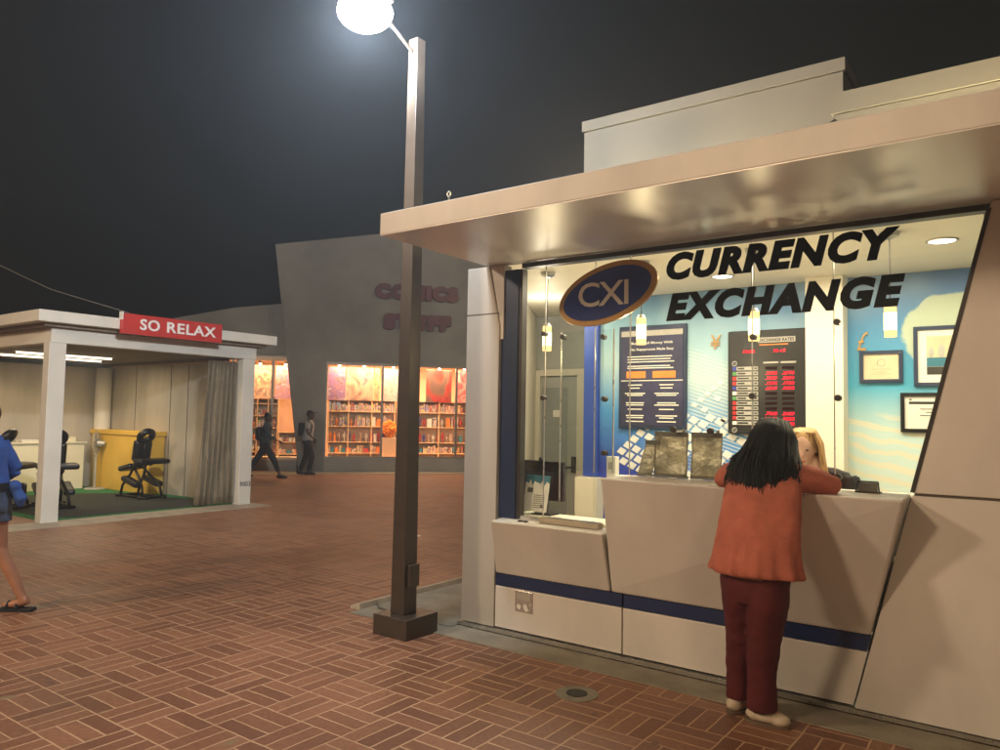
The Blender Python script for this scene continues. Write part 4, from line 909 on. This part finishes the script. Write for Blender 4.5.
# main woman
P = thing('person', (-1.33, 4.15, 0), 'woman in coral cardigan and maroon trousers leaning on the exchange counter', 'person')
hc = V((-1.27, 4.34, 1.475)); fd = V((-.05, .9, -.4))
m = MB(); head(m, hc, fd, 1.0, (-1.27, 4.24, 1.34))
m.loft([((-1.27, 4.0, .80), .15, .11), ((-1.27, 3.99, .92), .16, .12), ((-1.265, 4.04, 1.06), .135, .1), ((-1.265, 4.14, 1.22), .15, .1), ((-1.265, 4.2, 1.33), .16, .08), ((-1.265, 4.23, 1.38), .07, .05)])
LS, RS = V((-1.42, 4.2, 1.325)), V((-1.11, 4.2, 1.325)); LE, RE = V((-1.545, 4.34, 1.265)), V((-.955, 4.36, 1.265)); LH, RH = V((-1.36, 4.5, 1.25)), V((-1.16, 4.52, 1.25))
for s_, e_, h_ in ((LS, LE, LH), (RS, RE, RH)): m.tube([s_, e_], [.05, .04], 12); m.tube([e_, h_], [.04, .026], 12)
hand(m, LH, (.6, .5, -.1), (0, -.3, -1), 1); hand(m, RH, (-.6, .5, -.1), (0, -.3, -1), 1)
for a, kn, an in (((-1.20, 4.0, .84), (-1.235, 4.06, .46), (-1.285, 4.165, .08)), ((-1.34, 4.02, .84), (-1.375, 4.14, .46), (-1.44, 4.24, .08))): m.tube([a, kn, an], [.085, .055, .036], 14)
m.ell((-1.25, 4.165, .05), (.1, .035, .035)); m.ell((-1.425, 4.27, .05), (.04, .09, .035))
body = m.build('body', 'skin', P, remesh=.008, relax=4)
m = MB()
m.loft([((-1.268, 4.01, .815), .25, .165), ((-1.265, 4.0, .84), .243, .165), ((-1.26, 4.0, .9), .225, .16), ((-1.255, 4.03, 1.04), .212, .145), ((-1.258, 4.1, 1.18), .208, .135), ((-1.262, 4.16, 1.28), .2, .115), ((-1.265, 4.2, 1.345), .165, .085), ((-1.265, 4.235, 1.385), .08, .06)])
m.tube([LS + V((.03, 0, -.02)), LE * .5 + LS * .5 + V((0, 0, 0)), LE, LE + V((.03, .03, -.002))], [.082, .07, .055, .05], 16); m.tube([LE, (LE + LH) / 2, LH], [.052, .046, .04], 14)
m.tube([RS + V((-.03, 0, -.02)), RE * .5 + RS * .5, RE, RE + V((-.03, .03, -.002))], [.082, .07, .055, .05], 16); m.tube([RE, (RE + RH) / 2, RH], [.052, .046, .04], 14)
card = m.build('cardigan', 'coral_knit', P, remesh=.009, relax=4, fold=.014)
for v in card.data.vertices:      # gathered flared hem
    if v.co.z < 1.0:
        k_ = (1.0 - v.co.z) / .25; a = math.atan2(v.co.y - 4.0, v.co.x + 1.265)
        d = V((math.cos(a), math.sin(a), 0)); v.co += d * (.008 * k_ * (math.sin(a * 9 + 2 * math.sin(a * 3)) + .7 * math.sin(a * 15 + 1))); v.co.z += -.05 * (v.co.x + 1.265) * max(0, k_) * .6
m = MB()
m.loft([((-1.275, 4.03, .92), .15, .11), ((-1.275, 4.03, .8), .18, .118), ((-1.275, 4.035, .72), .178, .112), ((-1.28, 4.04, .66), .16, .1)])
m.loft([((-1.19, 4.02, .82), .1, .115), ((-1.2, 4.03, .66), .1, .11), ((-1.235, 4.07, .45), .082, .086), ((-1.262, 4.13, .25), .074, .078), ((-1.275, 4.165, .075), .08, .086)])
m.loft([((-1.345, 4.03, .82), .1, .115), ((-1.355, 4.06, .66), .098, .11), ((-1.38, 4.13, .45), .078, .085), ((-1.405, 4.2, .25), .068, .075), ((-1.42, 4.25, .075), .072, .08)])
m.build('trousers', 'maroon_cloth', P, remesh=.009, relax=4, fold=.013)
for cx, cy, ax, ay, rz, nm in ((-1.245, 4.16, .118, .045, R(6), 'r'), (-1.43, 4.27, .118, .045, R(80), 'l')):
    rot = Matrix.Rotation(rz, 3, 'Z'); m = MB(); m.ell((cx, cy, .045), (ax, ay, .034), rot); m.ell(tuple(V((cx, cy, .04)) + rot @ V((.06, 0, -.004))), (.058, .046, .032), rot); m.ell(tuple(V((cx, cy, .052)) + rot @ V((-.06, 0, 0))), (.05, .042, .042), rot)
    sh = m.build('shoe', 'shoe_cream', P, remesh=.006, relax=4); MB().loft([((cx, cy, .0), ax * .98, ay, rot), ((cx, cy, .018), ax * 1.03, ay * 1.04, rot)]).build('sole', 'shoe_sole', sh)
# hair: long loose strands over a cap
def hair(par, c, f, m_, tips, n=260, r=1.0, seed=1, name='hair', thick=.0085, amax=2.2, cap=1.0, wave=.01):
    """strands over the skull; tips(a, rnd) gives the two lower control points of the strand leaving at angle a from the back"""
    rn = random.Random(seed); c = V(c); f = V(f).normalized(); sd = f.cross(Z_).normalized(); up = sd.cross(f); m = MB()
    m.ell(tuple(c + up * .028 * r - f * .02 * r), (.088 * r * cap, .097 * r * cap, .1 * r * cap), Matrix((sd, f, up)).transposed(), 24, 16)
    top = c + up * .11 * r + f * .02
    for i_ in range(n):
        a = rn.uniform(-amax, amax); d = (-f * math.cos(a) + sd * math.sin(a)).normalized()
        q = rn.uniform(.95, 1.13)
        p1 = c + d * .07 * r * q + up * .1 * r * q; p2 = c + d * .102 * r * q + up * .03 * r; p3 = c + d * .108 * r * q - up * .045 * r
        p4, p5 = tips(a, rn)
        lock = math.floor(a * 9 + rn.uniform(-.5, .5)); ph = lock * 2.1; am = wave * (.6 + .4 * math.sin(lock * 5.1)) * rn.uniform(.6, 1.3); lat = V((math.cos(a), .35 * math.sin(a), 0))
        thin = rn.random() < .18; tk = thick * (.45 if thin else 1); am *= 1.7 if thin else 1
        pts = [top + d * .01, p1, p2]
        for k_ in range(1, 8):
            u_ = k_ / 7; b_ = p2 * (1 - u_) ** 3 + p3 * 3 * u_ * (1 - u_) ** 2 + p4 * 3 * u_ * u_ * (1 - u_) + p5 * u_ ** 3
            pts.append(b_ + lat * math.sin(ph + u_ * 7.5) * am * u_ + V((0, -1, 0)) * abs(math.cos(ph + u_ * 6)) * am * .6 * u_)
        m.tube(pts, [tk * .8, tk, tk * 1.1] + [tk * 1.1, tk * 1.1, tk, tk, tk * .9, tk * .6, tk * .12], 5)
    return m.build(name, m_, par, smooth=True)
def tips_main(a, rn):
    s_ = math.sin(a)
    k_ = noise.noise(V((a * 2.3, 1.7, 0))) * .5 + noise.noise(V((a * 6.1, 9.7, 0))) * .5
    x = -1.275 + s_ * .188 + rn.uniform(-.035, .035)
    y = 4.045 + .11 * s_ ** 2 + rn.uniform(-.014, .02) + (.09 if abs(a) > 1.7 else 0)
    ln = .225 - .11 * abs(s_) ** 1.5 + k_ * .12 + rn.uniform(-.09, .03)
    return V((x, y, 1.37 + rn.uniform(-.02, .02))), V((-1.283 + s_ * (.165 + .09 * k_) + rn.uniform(-.04, .04) + .01, y - .014 + .02 * abs(s_) - rn.uniform(0, .02), 1.37 - ln - (.06 if rn.random() < .06 else 0)))
def tips_clerk(a, rn):
    s_ = -math.sin(a); x = -1.29 + s_ * .115 + rn.uniform(-.012, .012); y = 5.1 + .05 * math.cos(a) + rn.uniform(-.01, .01)
    return V((x, y, 1.36)), V((x + s_ * .03, y - .01, 1.24 + rn.uniform(-.04, .04)))
hair(P, hc, fd, 'black_hair', tips_main, 1300, 1.12, 2, thick=.0062, wave=.02)

# clerk
f = V((.12, -1, -.28)).normalized()
P2 = thing('person', (-1.19, 5.2, .06), 'blond clerk in a dark top behind the glass, facing the woman in coral', 'person')
hc2 = V((-1.29, 5.09, 1.44)); m = MB(); head(m, hc2, f, 1.0, (-1.22, 5.16, 1.31))
m.loft([((-1.19, 5.27, .9), .15, .11), ((-1.19, 5.25, 1.05), .13, .1), ((-1.19, 5.2, 1.22), .15, .09), ((-1.195, 5.17, 1.3), .1, .07)])
for s, hx in ((-1, -1.38), (1, -1.08)):
    sh_ = V((-1.19 + s * .16, 5.2, 1.24)); el = V((-1.19 + s * .22, 5.12, 1.0)); hn = V((hx, 4.92, .91)); m.tube([sh_, el], [.045, .036], 12); m.tube([el, hn], [.036, .025], 12); hand(m, hn, (-.3 * s, -.8, -.2), (1, 0, 0))
for s in (-1, 1): m.tube([(-1.19 + s * .08, 5.27, .92), (-1.19 + s * .09, 5.25, .5), (-1.19 + s * .1, 5.28, .12)], [.08, .055, .038], 12); m.ell((-1.19 + s * .1, 5.23, .1), (.04, .11, .035))
m.build('body', 'skin_pale', P2, remesh=.008, relax=4); face(P2, hc2, f)
m = MB(); m.loft([((-1.19, 5.28, .86), .17, .13), ((-1.19, 5.26, 1.05), .155, .12), ((-1.185, 5.21, 1.2), .18, .11), ((-1.185, 5.18, 1.29), .15, .085), ((-1.19, 5.17, 1.32), .07, .06)])
for s in (-1, 1): m.tube([(-1.185 + s * .14, 5.19, 1.255), (-1.19 + s * .225, 5.12, 1.0), (-1.19 + s * .19, 5.0, .94)], [.07, .055, .045], 12)
m.build('top', 'dark_cloth', P2, remesh=.01, relax=4, fold=.006)
m = MB(); [m.tube([(-1.19 + s * .08, 5.27, .93), (-1.19 + s * .09, 5.25, .5), (-1.19 + s * .1, 5.28, .12)], [.105, .08, .065], 12) for s in (-1, 1)]; m.build('trousers', 'dark_cloth', P2, remesh=.012, relax=3)
hair(P2, hc2, f, 'blond_hair', tips_clerk, 600, 1.02, 5, thick=.0045, amax=2.0, cap=.98)

# generic walker in local frame (u forward, s to the viewer's side, z)
def walker(name_label, base, fwd, h, feet, hands, top, legs, hairm, skin, top_m, leg_m, shorts=False, hair_kind='bun', lean_=.03, extra=None):
    fw = V(fwd).normalized(); sd = V((fw.y, -fw.x, 0)); b = V(base); k = h / 1.65
    W = lambda u, s, z: b + fw * (u * k) + sd * (s * k) + Z_ * (z * k)
    t = thing('person', tuple(b), name_label, 'person')
    hc_ = W(lean_ + .03, 0, 1.52); m = MB(); head(m, hc_, fw + V((0, 0, -.08)), k, W(lean_, 0, 1.36))
    tr = [(W(0, 0, .86), .13 * k, .1 * k), (W(.0, 0, .95), .14 * k, .11 * k), (W(lean_ * .5, 0, 1.1), .12 * k, .095 * k), (W(lean_, 0, 1.27), .155 * k, .1 * k), (W(lean_, 0, 1.36), .12 * k, .07 * k)]
    ori = Matrix((sd, fw, Z_)).transposed()
    m.loft([(c, a, b_, ori) for c, a, b_ in tr])
    for i_, (u, z, s) in enumerate(feet):
        sg_ = -1 if i_ == 0 else 1; hip = W(0, sg_ * .085, .88); ank = W(u, sg_ * .08, z); kn = (hip + ank) / 2 + fw * (.05 + s) * k; m.tube([hip, hip * .5 + kn * .5, kn, kn * .55 + ank * .45, ank], [.085 * k, .072 * k, .052 * k, .05 * k, .033 * k], 14); m.tube([ank - fw * .04 * k, ank + fw * .06 * k - Z_ * .03 * k, ank + fw * .16 * k - Z_ * .045 * k], [.035 * k, .034 * k, .018 * k], 10)
    for i_, (eu, ez, hu, hz) in enumerate(hands):
        sg_ = -1 if i_ == 0 else 1; sh_ = W(lean_, sg_ * .17, 1.32); el = W(eu, sg_ * .23, ez); hn = W(hu, sg_ * .22, hz); m.tube([sh_, el], [.045 * k, .035 * k], 12); m.tube([el, hn], [.035 * k, .024 * k], 12); hand(m, hn, hn - el, fw.cross(hn - el).cross(hn - el) if False else fw, k)
    m.build('body', skin, t, remesh=.012, relax=3)
    m = MB(); gz = 1.16 if not top.get('long') else 1.25
    m.loft([(W(0, 0, top.get('z0', .86)), .175 * k * gz / 1.16, .14 * k, ori), (W(0, 0, 1.0), .16 * k, .13 * k, ori), (W(lean_ * .6, 0, 1.14), .155 * k, .12 * k, ori), (W(lean_, 0, 1.28), .18 * k, .12 * k, ori), (W(lean_, 0, 1.37), .13 * k, .08 * k, ori), (W(lean_, 0, 1.4), .065 * k, .055 * k, ori)])
    for i_, (eu, ez, hu, hz) in enumerate(hands):
        sg_ = -1 if i_ == 0 else 1; sh_ = W(lean_, sg_ * .155, 1.32); el = W(eu, sg_ * .23, ez); hn = W(hu, sg_ * .22, hz); q_ = top.get('sleeve', .7)
        m.tube([sh_, el if q_ > .5 else sh_ * .35 + el * .65], [.068 * k, .052 * k], 12)
        if q_ > .5: m.tube([el, el * (1 - q_) + hn * q_], [.052 * k, .042 * k], 12)
    m.build('top', top_m, t, remesh=.012, relax=4, fold=.012)
    m = MB(); m.loft([(W(0, 0, .98), .15 * k, .125 * k, ori), (W(0, 0, .84), .175 * k, .14 * k, ori), (W(0, 0, .78), .16 * k, .13 * k, ori)])
    for i_, (u, z, s) in enumerate(feet):
        sg_ = -1 if i_ == 0 else 1; hip = W(0, sg_ * .085, .86); ank = W(u, sg_ * .08, z); kn = (hip + ank) / 2 + fw * (.05 + s) * k
        if shorts: m.tube([hip, hip * .55 + kn * .45], [.12 * k, .105 * k], 14)
        else: m.tube([hip, kn, ank + (kn - ank) * legs], [.11 * k, .075 * k, .06 * k], 14)
    m.build('shorts' if shorts else 'trousers', leg_m, t, remesh=.012, relax=3, fold=.01)
    for i_, (u, z, s) in enumerate(feet):
        sg_ = -1 if i_ == 0 else 1; ank = W(u, sg_ * .08, z)
        if shorts:
            a_ = ank + fw * .05 * k; so = MB(); so.cbox(tuple(a_ + Z_ * (-.072 * k)), (.09 * k, .26 * k, .022 * k), ori); so.tube([a_ + fw * .07 * k - Z_ * .06 * k - sd * .045 * k, a_ + fw * .06 * k - Z_ * .012 * k, a_ + fw * .07 * k - Z_ * .06 * k + sd * .045 * k], .012 * k, 6); so.tube([a_ - fw * .02 * k - Z_ * .06 * k - sd * .045 * k, a_ + fw * .0 * k + Z_ * .012 * k, a_ - fw * .02 * k - Z_ * .06 * k + sd * .045 * k], .014 * k, 6); so.build('sandal', 'dark_cloth', t)
        else: sh = MB(); sh.tube([ank - fw * .07 * k - Z_ * .03 * k, ank + fw * .06 * k - Z_ * .035 * k, ank + fw * .18 * k - Z_ * .05 * k], [.045 * k, .045 * k, .028 * k], 12); sh.build('shoe', 'black_vinyl', t, smooth=True)
    m = MB(); up = Z_
    m.ell(tuple(hc_ + Z_ * .035 * k - fw * .02 * k), (.085 * k, .098 * k, .094 * k), ori)
    if hair_kind == 'bun': m.ell(tuple(hc_ + Z_ * .11 * k - fw * .05 * k), (.045 * k, .045 * k, .04 * k), ori); m.ell(tuple(hc_ - Z_ * .02 * k - fw * .06 * k), (.07 * k, .05 * k, .06 * k), ori)
    if hair_kind == 'curly':
        for i_ in range(90):
            a = random.uniform(0, 6.28); zz = random.uniform(-.12, .12); m.ell(tuple(hc_ + (fw * math.cos(a) * .6 - fw * .05 + sd * math.sin(a) * 1.0) * .09 * k + Z_ * (zz + .02) * k), .028 * k, None, 8, 6)
    if hair_kind == 'cap': m.tube([hc_ + Z_ * .06 * k + fw * .04 * k, hc_ + Z_ * .055 * k + fw * .17 * k], [.06 * k, .05 * k], 12, flat=.2)
    m.build('cap' if hair_kind == 'cap' else 'hair', hairm, t, remesh=.01, relax=2)
    if extra: extra(t, W, fw, sd, k)
    return t
RI = V((.807, .59, 0))
def bag(t, W, fw, sd, k): MB().cbox(tuple(W(-.16, 0, 1.12)), (.17 * k, .26 * k, .34 * k), Matrix((fw, sd, Z_)).transposed()).build('backpack', 'dark_cloth', t, bevel=.05)
walker('dark-haired woman with a backpack striding past the lit left shop window', (-15.85, 11.8, 0), RI, 1.62, [(-.5, .1, -.02), (.42, .085, -.01)], [(-.12, 1.08, -.1, .88), (.16, 1.06, .36, .96)], {'sleeve': .6}, .25, 'brown_hair', 'skin_dark', 'teal_cloth', 'dark_cloth', extra=bag)
def strap(t, W, fw, sd, k): MB().tube([W(.02, .13, 1.39), W(.13, .12, 1.25), W(.1, .14, 1.05)], .018 * k, 6).build('strap', 'dark_cloth', t); MB().cbox(tuple(W(-.16, 0, 1.16)), (.14 * k, .26 * k, .34 * k), Matrix((fw, sd, Z_)).transposed()).build('backpack', 'dark_cloth', t, bevel=.05)
walker('man in dark cap and pale shirt walking in front of the shop pier', (-16.0, 13.25, 0), RI, 1.72, [(-.2, .09, .0), (.06, .085, .06)], [(-.02, 1.08, .08, .9), (.05, 1.08, .18, .95)], {'sleeve': .3}, .08, 'dark_cloth', 'skin_dark', 'white_cloth', 'dark_cloth', hair_kind='cap', extra=strap)
def belt(t, W, fw, sd, k):
    q_ = MB(); q_.loft([(W(0, 0, .965), .185 * k, .155 * k, Matrix((sd, fw, Z_)).transposed()), (W(0, 0, 1.01), .18 * k, .15 * k, Matrix((sd, fw, Z_)).transposed())]); q_.build('belt', 'dark_cloth', t)
    MB().cbox(tuple(W(-.06, .19, .93)), (.22 * k, .07 * k, .13 * k), Matrix((fw, sd, Z_)).transposed()).build('belt_bag', 'black_vinyl', t, bevel=.02)
    kn = MB(); kn.ell(tuple(W(-.17, .05, .98)), (.06, .05, .05)); kn.tube([W(-.17, .05, .97), W(-.22, .06, .88), W(-.21, .07, .82)], [.04, .05, .02], 8); kn.build('knot', 'blue_knit', t, remesh=.01, relax=2)
walker('woman in blue top and frayed denim shorts walking out at the left edge', (-6.80, 2.47, 0), -RI, 1.66, [(.5, .1, 0), (-.27, .085, .02)], [(.12, 1.1, .3, .95), (-.06, 1.1, .12, .98)], {'sleeve': .85, 'z0': .97}, .1, 'brown_hair', 'skin_tan', 'blue_knit', 'denim', shorts=True, hair_kind='curly', extra=belt)

# ------------------------------------------------------------------ lights
def light(name, kind, loc, W, col, size=.2, rot=None, **kw):
    l = bpy.data.lights.new(name, kind); l.energy = W; l.color = col
    if kind == 'AREA': l.shape = kw.get('shape', 'RECTANGLE'); l.size = size; l.size_y = kw.get('sy', size)
    elif kind in ('POINT', 'SPOT'): l.shadow_soft_size = size
    if kind == 'SPOT': l.spot_size = kw.get('cone', 2.4); l.spot_blend = .6
    o = bpy.data.objects.new(name, l); C.objects.link(o); o.location = loc
    if rot: o.rotation_euler = rot
    if kw.get('aim') is not None: o.rotation_euler = (V(kw['aim']) - V(loc)).to_track_quat('-Z', 'Y').to_euler()
    return o
WARM = (1, .68, .39)
# unseen plaza lamps, added without posts for the warm light
light('unseen_plaza_lamp', 'POINT', (-4.6, -7.2, 6.5), 1950, (1, .71, .44), .6)
light('unseen_plaza_lamp', 'POINT', (4.6, -4.5, 4.8), 560, WARM, .9)
light('unseen_plaza_lamp', 'POINT', (-9.0, -4.5, 6.4), 1750, (1, .74, .5), .5)
light('unseen_plaza_lamp', 'POINT', (-8.0, 14.5, 6.0), 500, (1, .74, .5), .4)
light('post_lamp', 'SPOT', (-3.77, 3.5, 4.24), 2300, (.93, .96, 1), .14, cone=R(125), aim=(-14.5, 9.0, 7.0))
# kiosk interior
light('kiosk_downlight', 'AREA', (-1.9, 5.6, 2.76), 85, (1, .84, .6), 2.8, (0, 0, 0), sy=.8)
light('kiosk_downlight', 'AREA', (.2, 5.6, 2.76), 26, (1, .84, .6), 1.2, (0, 0, 0), sy=.8)
for px_, pz_ in ((-3.30, 2.15), (-2.465, 2.165), (-1.627, 2.155), (-.79, 2.14)): light('pendant_light', 'POINT', (px_, 5.15, pz_ - .07), 11, (1, .76, .42), .045)
light('kiosk_back_light', 'POINT', (-4.0, 6.2, 2.5), 14, (1, .85, .65), .1)
# relax kiosk tubes
light('tube_lamp', 'AREA', (-14.4, 6.3, 2.53), 62, (1, .78, .48), .9, (0, 0, 0), sy=1.7)
# comics shop
AZ = math.atan2(e.y, e.x)
for s_ in (1.0, 3.1): light('shop_lamp', 'AREA', S(s_, .28, 3.05), 55, (1, .6, .38), 1.9, (R(18), 0, AZ), sy=.25)
light('shop_lamp', 'AREA', S(2.1, .78, 3.05), 340, (1, .62, .36), 3.6, (0, 0, AZ), sy=.15)
light('shop_lamp', 'AREA', S(-1.8, .7, 3.05), 75, (1, .58, .26), 1.8, (R(12), 0, AZ), sy=.3)

# ------------------------------------------------------------------ haze, sky
HZ = True
if HZ:
    o = MB().box(-40, 40, -20, 60, -1, 12).build('haze', 'paper', keep=True)  # thin haze volume added to give the post lamp its halo
    m = bpy.data.materials.new('haze_air'); t = nt(m); ou = t.nodes.new('ShaderNodeOutputMaterial'); pv = t.nodes.new('ShaderNodeVolumePrincipled')
    pv.inputs['Color'].default_value = (.74, .84, .97, 1); pv.inputs['Density'].default_value = .0082; pv.inputs['Anisotropy'].default_value = .55
    t.links.new(pv.outputs[0], ou.inputs['Volume']); o.data.materials.clear(); o.data.materials.append(m); o['kind'] = 'stuff'
w = bpy.data.worlds.new('World'); sc.world = w; w.use_nodes = True; t = w.node_tree
bg = t.nodes['Background']; sky = t.nodes.new('ShaderNodeTexSky'); sky.sky_type = 'NISHITA'; sky.sun_disc = False; sky.sun_elevation = R(-2); sky.sun_rotation = R(150)
t.links.new(sky.outputs[0], bg.inputs[0]); bg.inputs[1].default_value = .01
l = light('moon', 'SUN', (0, 0, 20), .01, (.8, .85, 1)); l.data.angle = R(.5); l.rotation_euler = (R(40), 0, R(150))

bpy.data.scenes.remove(TMP)
sc.render.engine = 'CYCLES'
sc.cycles.volume_bounces = 0; sc.cycles.max_bounces = 6; sc.cycles.transparent_max_bounces = 12; sc.cycles.sample_clamp_indirect = 4
sc.cycles.use_light_tree = True
sc.view_settings.view_transform = 'Standard'; sc.view_settings.look = 'None'; sc.view_settings.exposure = 0; sc.view_settings.gamma = 1
